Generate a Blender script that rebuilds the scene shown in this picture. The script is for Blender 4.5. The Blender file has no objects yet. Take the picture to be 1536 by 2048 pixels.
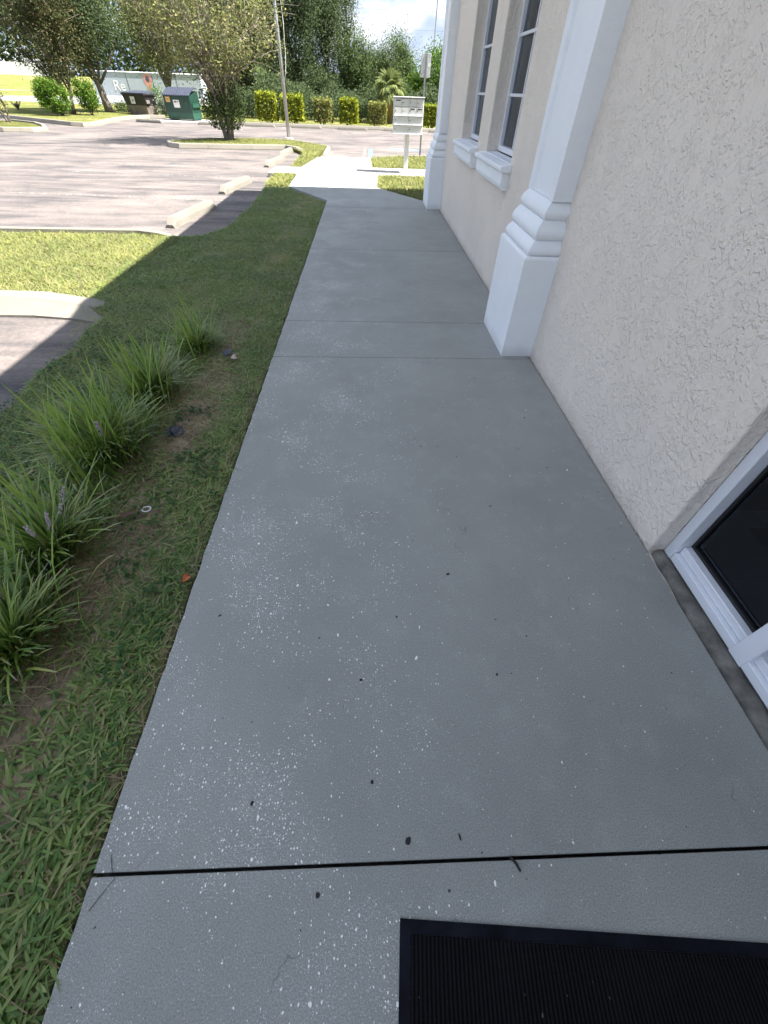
import bpy, bmesh, math, random
import numpy as np
from mathutils import Vector, Matrix

S = bpy.context.scene
COL = S.collection
R = math.radians

# ---------------------------------------------------------------- camera
CAM_H = 1.6
cd = bpy.data.cameras.new('camera')
cam = bpy.data.objects.new('camera', cd)
COL.objects.link(cam)
cd.sensor_fit = 'VERTICAL'
cd.sensor_height = 36.0
cd.lens = 14.032
cd.clip_start = 0.02
cd.clip_end = 3000
xr = Vector((0.99915715, -0.03160921, 0.02618871))
yu = Vector((0.00500704, 0.72707734, 0.6865373))
zb = -Vector((0.04074212, 0.68582752, -0.72662279))
M = Matrix((xr, yu, zb)).transposed().to_4x4()
M.translation = Vector((0, 0, CAM_H))
cam.matrix_world = M
S.camera = cam

# ---------------------------------------------------------------- sky, sun, exposure
SUN_EL, SUN_AZ = 56.0, 99.0          # azimuth clockwise from +Y
w = bpy.data.worlds.new('World')
S.world = w
w.use_nodes = True
nt = w.node_tree
nt.nodes.clear()


def N(nt, kind, props=None, **ins):
    n = nt.nodes.new(kind)
    for k, v in (props or {}).items():
        setattr(n, k, v)
    for k, v in ins.items():
        key = k.replace('_', ' ')
        sock = None
        for s in n.inputs:
            if s.name == key or s.name == k:
                sock = s
                break
        if sock is None and k[0] == 'i' and k[1:].isdigit():
            sock = n.inputs[int(k[1:])]
        if sock is None:
            raise KeyError((kind, k))
        if hasattr(v, 'is_linked') or isinstance(v, bpy.types.NodeSocket):
            nt.links.new(v, sock)
        else:
            sock.default_value = v
    return n


def math_(nt, op, a, b=0.0, clamp=False):
    return N(nt, 'ShaderNodeMath', {'operation': op, 'use_clamp': clamp}, i0=a, i1=b).outputs[0]


def ramp(nt, fac, lo, hi, smooth=False):
    n = N(nt, 'ShaderNodeMapRange', {'interpolation_type': 'SMOOTHSTEP' if smooth else 'LINEAR', 'clamp': True},
          i0=fac, i1=lo, i2=hi, i3=0.0, i4=1.0)
    return n.outputs[0]


def mix(nt, fac, a, b, mode='MIX'):
    n = nt.nodes.new('ShaderNodeMix')
    n.data_type = 'RGBA'
    n.blend_type = mode
    for s, v in ((n.inputs[0], fac), (n.inputs[6], a), (n.inputs[7], b)):
        if isinstance(v, bpy.types.NodeSocket):
            nt.links.new(v, s)
        elif isinstance(v, (int, float)):
            s.default_value = v
        else:
            s.default_value = (*v, 1.0) if len(v) == 3 else v
    return n.outputs[2]


def noise(nt, vec, scale, detail=3.0, rough=0.55, dist=0.0, out=0):
    n = N(nt, 'ShaderNodeTexNoise', None, Scale=scale, Detail=detail, Roughness=rough, Distortion=dist)
    if vec is not None:
        nt.links.new(vec, n.inputs['Vector'])
    return n.outputs[out]


def scaled(nt, vec, s, loc=(0, 0, 0)):
    n = N(nt, 'ShaderNodeMapping', None, Scale=s, Location=loc)
    nt.links.new(vec, n.inputs['Vector'])
    return n.outputs[0]


sky = N(nt, 'ShaderNodeTexSky', {'sky_type': 'NISHITA', 'sun_disc': False, 'sun_elevation': R(SUN_EL),
                                 'sun_rotation': R(SUN_AZ), 'air_density': 1.0, 'dust_density': 0.1,
                                 'ozone_density': 1.3, 'altitude': 10.0})
geo = N(nt, 'ShaderNodeTexCoord')
gv = geo.outputs['Generated']
# broken cumulus over the whole dome
cv = scaled(nt, gv, (1.0, 1.0, 2.0), (0.35, 0.0, 0.0))
c1 = noise(nt, cv, 4.6, 5.0, 0.6, 0.0)
cm = ramp(nt, c1, 0.38, 0.56, True)
shade = ramp(nt, noise(nt, scaled(nt, gv, (1, 1, 2.2), (0.3, 0.1, 0.12)), 7.0, 3.0, 0.6), 0.38, 0.60, True)
ccol = mix(nt, shade, (1.75, 2.1, 2.8), (3.9, 3.95, 4.1))
skyb = mix(nt, 1.0, sky.outputs[0], (1.35, 1.85, 2.9), 'DARKEN')
skyc = mix(nt, math_(nt, 'MULTIPLY', cm, 0.92), skyb, ccol)
bg = N(nt, 'ShaderNodeBackground', None, Color=skyc, Strength=0.082)
out = N(nt, 'ShaderNodeOutputWorld', None, Surface=bg.outputs[0])

sd = bpy.data.lights.new('sun', 'SUN')
sd.energy = 4.3
sd.angle = R(0.53)
sd.color = (1.0, 0.955, 0.89)
sun = bpy.data.objects.new('sun', sd)
COL.objects.link(sun)
sv = Vector((math.cos(R(SUN_EL)) * math.sin(R(SUN_AZ)), math.cos(R(SUN_EL)) * math.cos(R(SUN_AZ)), math.sin(R(SUN_EL))))
sun.rotation_euler = sv.to_track_quat('Z', 'Y').to_euler()
sun.location = sv * 30

S.view_settings.view_transform = 'Standard'
S.view_settings.look = 'None'
S.view_settings.gamma = 1.0
S.view_settings.use_curve_mapping = False
S.view_settings.exposure = 2.25
S.render.engine = 'CYCLES'
S.cycles.use_denoising = True
S.cycles.max_bounces = 6
S.cycles.diffuse_bounces = 3
S.cycles.glossy_bounces = 2
S.cycles.transmission_bounces = 3
S.cycles.use_light_tree = False
w.cycles.sampling_method = 'MANUAL'
w.cycles.sample_map_resolution = 256
S.cycles.use_adaptive_sampling = True
S.cycles.adaptive_threshold = 0.025
S.cycles.transparent_max_bounces = 12
S.cycles.caustics_reflective = False
S.cycles.caustics_refractive = False

# ---------------------------------------------------------------- helpers
rng = np.random.default_rng(7)
rnd = random.Random(11)


def tag(o, label=None, cat=None, group=None, kind=None):
    if label: o['label'] = label
    if cat: o['category'] = cat
    if group: o['group'] = group
    if kind: o['kind'] = kind
    return o


def empty(name, loc=(0, 0, 0), rz=0.0, label=None, cat=None, group=None, kind=None):
    o = bpy.data.objects.new(name, None)
    COL.objects.link(o)
    o.location = loc
    o.rotation_euler = (0, 0, rz)
    o.empty_display_size = 0.1
    return tag(o, label, cat, group, kind)


def obj(name, me, m=None, parent=None, loc=None, rot=None):
    o = bpy.data.objects.new(name, me)
    COL.objects.link(o)
    if m is not None and not me.materials:
        me.materials.append(m)
    if parent is not None:
        o.parent = parent
    if loc is not None: o.location = loc
    if rot is not None: o.rotation_euler = rot
    return o


class MB:
    """collects boxes, tubes and prisms; build() links them as ONE mesh object"""
    def __init__(s):
        s.v, s.f = [], []

    def add(s, vs, fs):
        b = len(s.v)
        s.v += [tuple(p) for p in vs]
        s.f += [tuple(b + i for i in f) for f in fs]
        return s

    def box(s, a, b):
        x0, y0, z0 = a
        x1, y1, z1 = b
        return s.add([(x0, y0, z0), (x1, y0, z0), (x1, y1, z0), (x0, y1, z0), (x0, y0, z1), (x1, y0, z1), (x1, y1, z1), (x0, y1, z1)],
                     [(3, 2, 1, 0), (4, 5, 6, 7), (0, 1, 5, 4), (1, 2, 6, 5), (2, 3, 7, 6), (3, 0, 4, 7)])

    def cbox(s, a, b, c=0.004):
        """box with chamfered edges"""
        (x0, y0, z0), (x1, y1, z1) = a, b
        P = []
        for z, i in ((z0, c), (z0 + c, 0), (z1 - c, 0), (z1, c)):
            for (x, y) in ((x0 + c + i * 0, y0 + i), (x1 - c, y0 + i), (x1 - i, y0 + c), (x1 - i, y1 - c),
                           (x1 - c, y1 - i), (x0 + c, y1 - i), (x0 + i, y1 - c), (x0 + i, y0 + c)):
                P.append((x, y, z))
        F = [tuple(range(7, -1, -1)), tuple(range(24, 32))]
        for k in range(3):
            for j in range(8):
                F.append((k * 8 + j, k * 8 + (j + 1) % 8, k * 8 + 8 + (j + 1) % 8, k * 8 + 8 + j))
        return s.add(P, F)

    def tube(s, pts, radii, n=6, cap=True):
        pts = [Vector(p) for p in pts]
        if not hasattr(radii, '__len__'): radii = [radii] * len(pts)
        rings = []
        up = Vector((0, 0, 1))
        for i, p in enumerate(pts):
            d = (pts[min(i + 1, len(pts) - 1)] - pts[max(i - 1, 0)]).normalized()
            a = d.cross(up)
            if a.length < 1e-3: a = d.cross(Vector((1, 0, 0)))
            a.normalize()
            b = d.cross(a)
            rings.append([p + (a * math.cos(2 * math.pi * k / n) + b * math.sin(2 * math.pi * k / n)) * radii[i] for k in range(n)])
        base = [q for r in rings for q in r]
        F = []
        for i in range(len(pts) - 1):
            for k in range(n):
                F.append((i * n + k, (i + 1) * n + k, (i + 1) * n + (k + 1) % n, i * n + (k + 1) % n))
        if cap:
            F.append(tuple(range(n)))
            F.append(tuple(reversed(range((len(pts) - 1) * n, len(pts) * n))))
        return s.add(base, F)

    def prism(s, poly, z0, z1):
        n = len(poly)
        vs = [(x, y, z0) for x, y in poly] + [(x, y, z1) for x, y in poly]
        fs = [tuple(reversed(range(n))), tuple(range(n, 2 * n))] + [(i, (i + 1) % n, n + (i + 1) % n, n + i) for i in range(n)]
        return s.add(vs, fs)

    def mesh(s, name, smooth=False):
        me = bpy.data.meshes.new(name)
        me.from_pydata(s.v, [], s.f)
        bm = bmesh.new()
        bm.from_mesh(me)
        bmesh.ops.recalc_face_normals(bm, faces=bm.faces)
        bm.to_mesh(me)
        bm.free()
        if smooth:
            me.polygons.foreach_set('use_smooth', [True] * len(me.polygons))
        return me

    def build(s, name, m, parent=None, loc=None, rot=None, smooth=False):
        return obj(name, s.mesh(name, smooth), m, parent, loc, rot)


def arrays_mesh(name, V, quads=None, tris=None, attr=None, smooth=False):
    me = bpy.data.meshes.new(name)
    V = np.ascontiguousarray(V, dtype=np.float32)
    nq = 0 if quads is None else len(quads)
    ntr = 0 if tris is None else len(tris)
    me.vertices.add(len(V))
    me.vertices.foreach_set('co', V.ravel())
    loops = []
    if nq: loops.append(np.asarray(quads, dtype=np.int32).ravel())
    if ntr: loops.append(np.asarray(tris, dtype=np.int32).ravel())
    loops = np.concatenate(loops)
    me.loops.add(len(loops))
    me.loops.foreach_set('vertex_index', loops)
    me.polygons.add(nq + ntr)
    st = np.concatenate([np.arange(nq) * 4, nq * 4 + np.arange(ntr) * 3]).astype(np.int32)
    me.polygons.foreach_set('loop_start', st)
    if smooth:
        me.polygons.foreach_set('use_smooth', np.ones(nq + ntr, dtype=bool))
    me.update(calc_edges=True)
    if attr is not None:
        a = me.attributes.new('tip', 'FLOAT', 'POINT')
        a.data.foreach_set('value', np.asarray(attr, dtype=np.float32))
    return me


def blades(P, L, W, az, lean, curve, up=0.95, droop=0.0, ts=(0.0, 0.45, 0.8), blunt=0.0):
    """N grass blades as tapered, bent strips"""
    n = len(P)
    d = np.stack([np.cos(az), np.sin(az), np.zeros(n)], 1)
    s = np.stack([-np.sin(az), np.cos(az), np.zeros(n)], 1)
    V, T = [], []
    prof = {0.0: 0.7, 0.45: 1.0, 0.8: 0.7}

    def pos(t):
        h = L * (lean * t + curve * t * t)
        z = L * (up * t - droop * t * t)
        return P + d * h[:, None] + np.stack([np.zeros(n), np.zeros(n), z], 1)
    for t in ts:
        c = pos(np.full(n, t))
        wd = (W * (prof[t] if t in prof else math.sin(math.pi * (0.25 + 0.62 * t))) * 0.5)[:, None]
        V += [c - s * wd, c + s * wd]
        T += [np.full(n, t)] * 2
    tipc = pos(np.ones(n))
    V.append(tipc)
    T.append(np.ones(n))
    k = len(V)
    V = np.stack(V, 1).reshape(-1, 3)
    T = np.stack(T, 1).reshape(-1)
    b = (np.arange(n) * k)[:, None]
    q = [b + np.array([[2 * i, 2 * i + 1, 2 * i + 3, 2 * i + 2]]) for i in range(len(ts) - 1)]
    tri = b + np.array([[k - 3, k - 2, k - 1]])
    return V, np.concatenate(q), tri, T


def join_parts(parts):
    V, Q, T, A = [], [], [], []
    o = 0
    for v, q, t, a in parts:
        V.append(v)
        Q.append(q + o)
        T.append(t + o)
        A.append(a)
        o += len(v)
    return np.concatenate(V), np.concatenate(Q), np.concatenate(T), np.concatenate(A)


def leaves(C, size, flat=0.4, droop=0.0, aspect=0.5):
    """rhombus leaves, folded a little, random orientation"""
    n = len(C)
    nrm = rng.normal(size=(n, 3))
    nrm[:, 2] = np.abs(nrm[:, 2]) + flat
    nrm /= np.linalg.norm(nrm, axis=1)[:, None]
    a = rng.normal(size=(n, 3))
    a[:, 2] -= droop
    a -= nrm * (a * nrm).sum(1)[:, None]
    a /= np.linalg.norm(a, axis=1)[:, None] + 1e-9
    b = np.cross(nrm, a)
    sz = size * rng.uniform(0.65, 1.3, n)[:, None]
    V = np.stack([C - a * sz * 0.5, C + b * sz * aspect * 0.5 + nrm * sz * 0.08, C + a * sz * 0.5, C - b * sz * aspect * 0.5 + nrm * sz * 0.08], 1).reshape(-1, 3)
    q = (np.arange(n) * 4)[:, None] + np.array([[0, 1, 2, 3]])
    return V, q


def inpoly(P, poly):
    x, y = P[:, 0], P[:, 1]
    c = np.zeros(len(P), bool)
    n = len(poly)
    for i in range(n):
        x0, y0 = poly[i]
        x1, y1 = poly[(i + 1) % n]
        hit = ((y0 > y) != (y1 > y)) & (x < (x1 - x0) * (y - y0) / (y1 - y0 + 1e-12) + x0)
        c ^= hit
    return c


def vnoise(x, y, seed=0):
    """cheap smooth value noise, for scattering"""
    g = np.random.default_rng(seed).random((64, 64))
    xi, yi = np.floor(x).astype(int), np.floor(y).astype(int)
    fx, fy = x - xi, y - yi
    fx, fy = fx * fx * (3 - 2 * fx), fy * fy * (3 - 2 * fy)
    G = lambda a, b: g[a % 64, b % 64]
    return (G(xi, yi) * (1 - fx) + G(xi + 1, yi) * fx) * (1 - fy) + (G(xi, yi + 1) * (1 - fx) + G(xi + 1, yi + 1) * fx) * fy


# ---------------------------------------------------------------- materials
def newmat(name):
    m = bpy.data.materials.new(name)
    m.use_nodes = True
    t = m.node_tree
    t.nodes.clear()
    o = t.nodes.new('ShaderNodeOutputMaterial')
    b = t.nodes.new('ShaderNodeBsdfPrincipled')
    t.links.new(b.outputs[0], o.inputs[0])
    tc = t.nodes.new('ShaderNodeTexCoord')
    return m, t, b, tc.outputs['Object'], o


def setc(t, b, c):
    s = b.inputs['Base Color']
    if isinstance(c, bpy.types.NodeSocket): t.links.new(c, s)
    else: s.default_value = (*c, 1)


def bump(t, b, h, strength=0.3, dist=0.01, chain=None):
    n = N(t, 'ShaderNodeBump', None, Strength=strength, Distance=dist, Height=h)
    if chain is not None: t.links.new(chain, n.inputs['Normal'])
    t.links.new(n.outputs[0], b.inputs['Normal'])
    return n.outputs[0]


def simple(name, c, rough=0.6, var=0.12, scale=6.0, metal=0.0, bs=0.1, bd=0.003, bscale=60.0, spec=0.5):
    m, t, b, v, o = newmat(name)
    n1 = noise(t, v, scale, 5.0, 0.6)
    setc(t, b, mix(t, ramp(t, n1, 0.3, 0.7), tuple(k * (1 - var) for k in c), tuple(min(1, k * (1 + var)) for k in c)))
    b.inputs['Roughness'].default_value = rough
    b.inputs['Metallic'].default_value = metal
    b.inputs['Specular IOR Level'].default_value = spec
    if bs: bump(t, b, noise(t, v, bscale, 4.0), bs, bd)
    return m


def leafmat(name, cols, trans=0.3, rough=0.65, tipcol=None, spec=0.15):
    """cols: colours picked at random per leaf"""
    m, t, b, v, o = newmat(name)
    g = t.nodes.new('ShaderNodeNewGeometry')
    r = g.outputs['Random Per Island']
    cr = t.nodes.new('ShaderNodeValToRGB')
    t.links.new(r, cr.inputs[0])
    e = cr.color_ramp
    e.interpolation = 'LINEAR'
    while len(e.elements) < len(cols): e.elements.new(0.5)
    for i, c in enumerate(cols):
        e.elements[i].position = i / max(1, len(cols) - 1)
        e.elements[i].color = (*c, 1)
    c = cr.outputs[0]
    nn = noise(t, v, 1.3, 1.0)
    c = mix(t, ramp(t, nn, 0.3, 0.7), mix(t, 1.0, c, (0.72, 0.78, 0.8), 'MULTIPLY'), c)
    if tipcol:
        a = t.nodes.new('ShaderNodeAttribute')
        a.attribute_name = 'tip'
        c = mix(t, ramp(t, a.outputs['Fac'], 0.86, 1.0), c, tipcol)
    setc(t, b, c)
    b.inputs['Roughness'].default_value = rough
    b.inputs['Specular IOR Level'].default_value = spec
    tr = t.nodes.new('ShaderNodeBsdfTranslucent')
    t.links.new(c, tr.inputs[0])
    ms = N(t, 'ShaderNodeMixShader', None, Fac=trans)
    t.links.new(b.outputs[0], ms.inputs[1])
    t.links.new(tr.outputs[0], ms.inputs[2])
    t.links.new(ms.outputs[0], o.inputs[0])
    return m


def voro_specks(t, v, scale, density, rmin, rmax, stretch=(1, 1, 1)):
    """mask of scattered specks; density may be a socket"""
    vv = scaled(t, v, stretch)
    vv = N(t, 'ShaderNodeVectorMath', {'operation': 'ADD'}, i0=vv,
           i1=N(t, 'ShaderNodeVectorMath', {'operation': 'SCALE'}, i0=noise(t, v, scale * 1.7, 0.0, out=1), Scale=0.35 / scale).outputs[0]).outputs[0]
    vn = N(t, 'ShaderNodeTexVoronoi', {'voronoi_dimensions': '2D'}, Scale=scale, Randomness=1.0)
    t.links.new(vv, vn.inputs['Vector'])
    sep = N(t, 'ShaderNodeSeparateColor', None, Color=vn.outputs['Color'])
    gate = math_(t, 'LESS_THAN', sep.outputs[0], density)
    rad = N(t, 'ShaderNodeMapRange', None, i0=math_(t, 'POWER', sep.outputs[1], 2.2), i1=0.0, i2=1.0, i3=rmin, i4=rmax).outputs[0]
    return math_(t, 'MULTIPLY', gate, math_(t, 'LESS_THAN', vn.outputs['Distance'], rad))


def concrete_mat(name, base, flecks=True):
    m, t, b, v, o = newmat(name)
    x = N(t, 'ShaderNodeSeparateXYZ', None, Vector=v).outputs[0]
    big = noise(t, v, 0.9, 2.0, 0.6)
    med = noise(t, v, 7.0, 4.0, 0.65)
    fine = noise(t, v, 230.0, 1.0, 0.7)
    c = mix(t, ramp(t, big, 0.3, 0.7), tuple(k * 0.9 for k in base), tuple(k * 1.1 for k in base))
    c = mix(t, math_(t, 'MULTIPLY', ramp(t, med, 0.52, 0.75), 0.35), c, tuple(min(1, k * 1.35) for k in base))
    c = mix(t, math_(t, 'MULTIPLY', ramp(t, noise(t, scaled(t, v, (1, 1, 1), (5, 3, 0)), 2.3, 3.0, 0.6), 0.52, 0.72), 0.30), c, tuple(k * 0.72 for k in base))
    c = mix(t, 0.55, c, mix(t, ramp(t, fine, 0.25, 0.75), (0.5, 0.5, 0.5), (1.5, 1.5, 1.5)), 'MULTIPLY')
    h = math_(t, 'MULTIPLY', fine, 0.6)
    if flecks:
        # pale shell aggregate worn bare, thickest along the grass side
        band = ramp(t, math_(t, 'ABSOLUTE', math_(t, 'ADD', x, 0.42)), 0.95, 0.05, True)
        patch = ramp(t, noise(t, v, 2.6, 4.0, 0.6), 0.42, 0.70, True)
        dens = math_(t, 'ADD', math_(t, 'MULTIPLY', math_(t, 'MULTIPLY', band, patch), 0.55), 0.008)
        f1 = voro_specks(t, v, 105.0, dens, 0.10, 0.30, (1.0, 0.75, 1))
        f2 = voro_specks(t, scaled(t, v, (1, 1, 1), (3.1, 1.7, 0)), 40.0, math_(t, 'MULTIPLY', dens, 0.16), 0.08, 0.22, (1.0, 0.7, 1))
        f3 = voro_specks(t, scaled(t, v, (1, 1, 1), (7.1, 2.7, 0)), 210.0, math_(t, 'ADD', math_(t, 'MULTIPLY', dens, 1.2), 0.01), 0.15, 0.4)
        fl = math_(t, 'MAXIMUM', f1, f2)
        c = mix(t, math_(t, 'MULTIPLY', f3, 0.55), c, (0.66, 0.66, 0.63))
        c = mix(t, math_(t, 'MULTIPLY', fl, 0.95), c, (0.86, 0.86, 0.80))
        cn = noise(t, v, 2.1, 4.0, 0.55)
        ck = math_(t, 'MULTIPLY', math_(t, 'LESS_THAN', math_(t, 'ABSOLUTE', math_(t, 'SUBTRACT', cn, 0.5)), 0.0016),
                   ramp(t, noise(t, scaled(t, v, (1, 1, 1), (2, 8, 0)), 3.5, 1.0), 0.62, 0.68))
        c = mix(t, math_(t, 'MULTIPLY', ck, 0.4), c, (0.07, 0.07, 0.07))
        d1 = voro_specks(t, scaled(t, v, (1, 1, 1), (1.3, 9.2, 0)), 9.0, 0.10, 0.015, 0.045)
        c = mix(t, math_(t, 'MULTIPLY', d1, 0.9), c, (0.02, 0.02, 0.02))
    setc(t, b, c)
    b.inputs['Roughness'].default_value = 0.72
    b.inputs['Specular IOR Level'].default_value = 0.35
    bump(t, b, h, 0.22, 0.002)
    return m


def asphalt_mat():
    m, t, b, v, o = newmat('worn_asphalt')
    st = noise(t, scaled(t, v, (0.35, 1.6, 1)), 1.5, 6.0, 0.65, 0.4)
    big = noise(t, v, 0.35, 5.0, 0.6)
    fine = noise(t, v, 160.0, 3.0, 0.75)
    mid = noise(t, v, 26.0, 4.0, 0.7)
    c = mix(t, ramp(t, st, 0.35, 0.68), (0.058, 0.054, 0.056), (0.182, 0.155, 0.141))
    c = mix(t, math_(t, 'MULTIPLY', ramp(t, big, 0.48, 0.66), 0.6), c, (0.205, 0.178, 0.16))
    c = mix(t, math_(t, 'MULTIPLY', ramp(t, noise(t, scaled(t, v, (1, 1, 1), (4, 9, 0)), 0.8, 5.0, 0.7, 0.6), 0.56, 0.66), 0.5), c, (0.05, 0.048, 0.05))
    c = mix(t, 0.7, c, mix(t, ramp(t, fine, 0.3, 0.7), (0.45, 0.45, 0.47), (1.55, 1.53, 1.5)), 'MULTIPLY')
    c = mix(t, 0.5, c, mix(t, ramp(t, mid, 0.3, 0.7), (0.5, 0.5, 0.5), (1.5, 1.48, 1.45)), 'MULTIPLY')
    setc(t, b, c)
    b.inputs['Roughness'].default_value = 0.85
    bump(t, b, math_(t, 'ADD', fine, math_(t, 'MULTIPLY', mid, 0.7)), 0.6, 0.006)
    return m


def stucco_mat(name, base, relief=1.0, scale=1.0):
    m, t, b, v, o = newmat(name)
    wv = N(t, 'ShaderNodeVectorMath', {'operation': 'ADD'}, i0=v,
           i1=N(t, 'ShaderNodeVectorMath', {'operation': 'SCALE'}, i0=noise(t, v, 9.0 * scale, 2.0, out=1), Scale=0.05).outputs[0]).outputs[0]
    n1 = noise(t, scaled(t, wv, (1, 1.0, 0.8)), 36.0 * scale, 2.0, 0.55, 0.2)
    n2 = noise(t, scaled(t, wv, (1, 1, 1), (3, 5, 1)), 75.0 * scale, 1.0, 0.6, 0.0)
    patch = ramp(t, noise(t, v, 7.0 * scale, 2.0, 0.55), 0.27, 0.52, True)
    pl = math_(t, 'MULTIPLY', ramp(t, n1, 0.46, 0.58, True), patch)
    pl2 = math_(t, 'MULTIPLY', ramp(t, n2, 0.50, 0.66, True), 0.35)
    fine = noise(t, v, 260.0, 0.0, 0.6)
    h = math_(t, 'ADD', math_(t, 'ADD', pl, math_(t, 'MULTIPLY', pl2, patch)), math_(t, 'MULTIPLY', fine, 0.10))
    big = noise(t, v, 1.2, 5.0, 0.6)
    c = mix(t, ramp(t, big, 0.3, 0.7), tuple(k * 0.95 for k in base), tuple(min(1, k * 1.04) for k in base))
    z = N(t, 'ShaderNodeSeparateXYZ', None, Vector=v).outputs[2]
    dirt = math_(t, 'MULTIPLY', ramp(t, math_(t, 'ADD', z, math_(t, 'MULTIPLY', noise(t, v, 6.0, 4.0), 0.12)), 0.16, 0.05), 0.30)
    c = mix(t, dirt, c, (0.30, 0.25, 0.20))
    setc(t, b, c)
    b.inputs['Roughness'].default_value = 0.75
    b.inputs['Specular IOR Level'].default_value = 0.25
    bump(t, b, h, 0.85, 0.0041 * relief)
    return m


def soil_mat():
    m, t, b, v, o = newmat('sandy_soil')
    n1 = noise(t, v, 3.0, 6.0, 0.65)
    n2 = noise(t, v, 45.0, 4.0, 0.7)
    x = N(t, 'ShaderNodeSeparateXYZ', None, Vector=v).outputs[0]
    sand = ramp(t, math_(t, 'ABSOLUTE', math_(t, 'ADD', x, 1.24)), 0.34, 0.10, True)
    c = mix(t, ramp(t, n1, 0.35, 0.65), (0.085, 0.10, 0.042), (0.17, 0.18, 0.08))
    c = mix(t, math_(t, 'MULTIPLY', sand, 0.85), c, mix(t, ramp(t, n1, 0.35, 0.65), (0.14, 0.11, 0.07), (0.33, 0.265, 0.185)))
    c = mix(t, 0.8, c, mix(t, ramp(t, n2, 0.3, 0.7), (0.5, 0.5, 0.5), (1.6, 1.5, 1.4)), 'MULTIPLY')
    setc(t, b, c)
    b.inputs['Roughness'].default_value = 0.95
    bump(t, b, math_(t, 'ADD', n2, n1), 0.8, 0.02)
    return m


def grassland_mat(name, a, c2, straw, s=1.0):
    m, t, b, v, o = newmat(name)
    n1 = noise(t, v, 0.45 * s, 5.0, 0.6)
    n2 = noise(t, v, 5.0 * s, 5.0, 0.75)
    n3 = noise(t, v, 28.0 * s, 3.0, 0.8)
    c = mix(t, ramp(t, n2, 0.3, 0.7), a, c2)
    c = mix(t, math_(t, 'MULTIPLY', ramp(t, n1, 0.48, 0.68), 0.7), c, straw)
    c = mix(t, 0.9, c, mix(t, ramp(t, n3, 0.3, 0.7), (0.55, 0.55, 0.55), (1.5, 1.5, 1.5)), 'MULTIPLY')
    setc(t, b, c)
    b.inputs['Roughness'].default_value = 0.95
    b.inputs['Specular IOR Level'].default_value = 0.1
    bump(t, b, math_(t, 'ADD', n3, n2), 1.0, 0.06)
    return m


def paint_mat(name, c, cover=0.55):
    """worn road paint: bare gaps show what lies under it"""
    m, t, b, v, o = newmat(name)
    n1 = noise(t, v, 14.0, 6.0, 0.75)
    setc(t, b, c)
    b.inputs['Roughness'].default_value = 0.8
    tr = t.nodes.new('ShaderNodeBsdfTransparent')
    ms = N(t, 'ShaderNodeMixShader', None, Fac=ramp(t, n1, 1 - cover - 0.08, 1 - cover + 0.08))
    t.links.new(tr.outputs[0], ms.inputs[1])
    t.links.new(b.outputs[0], ms.inputs[2])
    t.links.new(ms.outputs[0], o.inputs[0])
    return m


def glass_mat(name, tint, rough=0.0):
    m, t, b, v, o = newmat(name)
    gl = t.nodes.new('ShaderNodeBsdfGlossy')
    gl.inputs['Roughness'].default_value = rough
    gl.inputs['Color'].default_value = (0.9, 0.95, 1, 1)
    tr = t.nodes.new('ShaderNodeBsdfTransparent')
    tr.inputs[0].default_value = (*tint, 1)
    fr = N(t, 'ShaderNodeFresnel', None, IOR=1.5)
    bk = t.nodes.new('ShaderNodeNewGeometry').outputs['Backfacing']     # no total reflection inside the thin pane
    ms = N(t, 'ShaderNodeMixShader', None, Fac=math_(t, 'MULTIPLY', fr.outputs[0], math_(t, 'SUBTRACT', 1.0, bk)))
    t.links.new(tr.outputs[0], ms.inputs[1])
    t.links.new(gl.outputs[0], ms.inputs[2])
    t.links.new(ms.outputs[0], o.inputs[0])
    return m


M_CONC = concrete_mat('walk_concrete', (0.284, 0.290, 0.270))
M_CONC_PLAIN = concrete_mat('pale_concrete', (0.36, 0.34, 0.31), flecks=False)
M_KERB = concrete_mat('kerb_concrete', (0.215, 0.198, 0.16), flecks=False)
M_ASPH = asphalt_mat()
M_WALL = stucco_mat('beige_stucco', (0.755, 0.685, 0.60))
M_TRIM = stucco_mat('white_trim', (0.84, 0.86, 0.88), 0.18, 2.4)
M_SOIL = soil_mat()
M_FIELD = grassland_mat('far_grass', (0.10, 0.13, 0.03), (0.20, 0.20, 0.06), (0.27, 0.22, 0.10))
M_TURF = grassland_mat('verge_turf', (0.075, 0.10, 0.025), (0.16, 0.17, 0.045), (0.24, 0.20, 0.09), 2.0)
M_PAINT = paint_mat('worn_white_paint', (0.50, 0.48, 0.45), 0.42)
M_BLUE = paint_mat('worn_blue_paint', (0.13, 0.20, 0.42), 0.6)
M_ALU = simple('white_aluminium', (0.72, 0.74, 0.78), 0.35, 0.03, bs=0)
M_BLACK = simple('black_gasket', (0.012, 0.012, 0.014), 0.5, 0.1, bs=0)
M_GLASS = glass_mat('tinted_glass', (0.46, 0.50, 0.55))
# ---------------------------------------------------------------- ground, lot, road, verges
Z_ASPH = -0.10


def sheet(name, poly, z, m, kind='structure', parent=None):
    me = bpy.data.meshes.new(name)
    me.from_pydata([(x, y, z) for x, y in poly], [], [tuple(range(len(poly)))])
    o = obj(name, me, m, parent)
    if kind and parent is None: o['kind'] = kind
    return o


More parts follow.
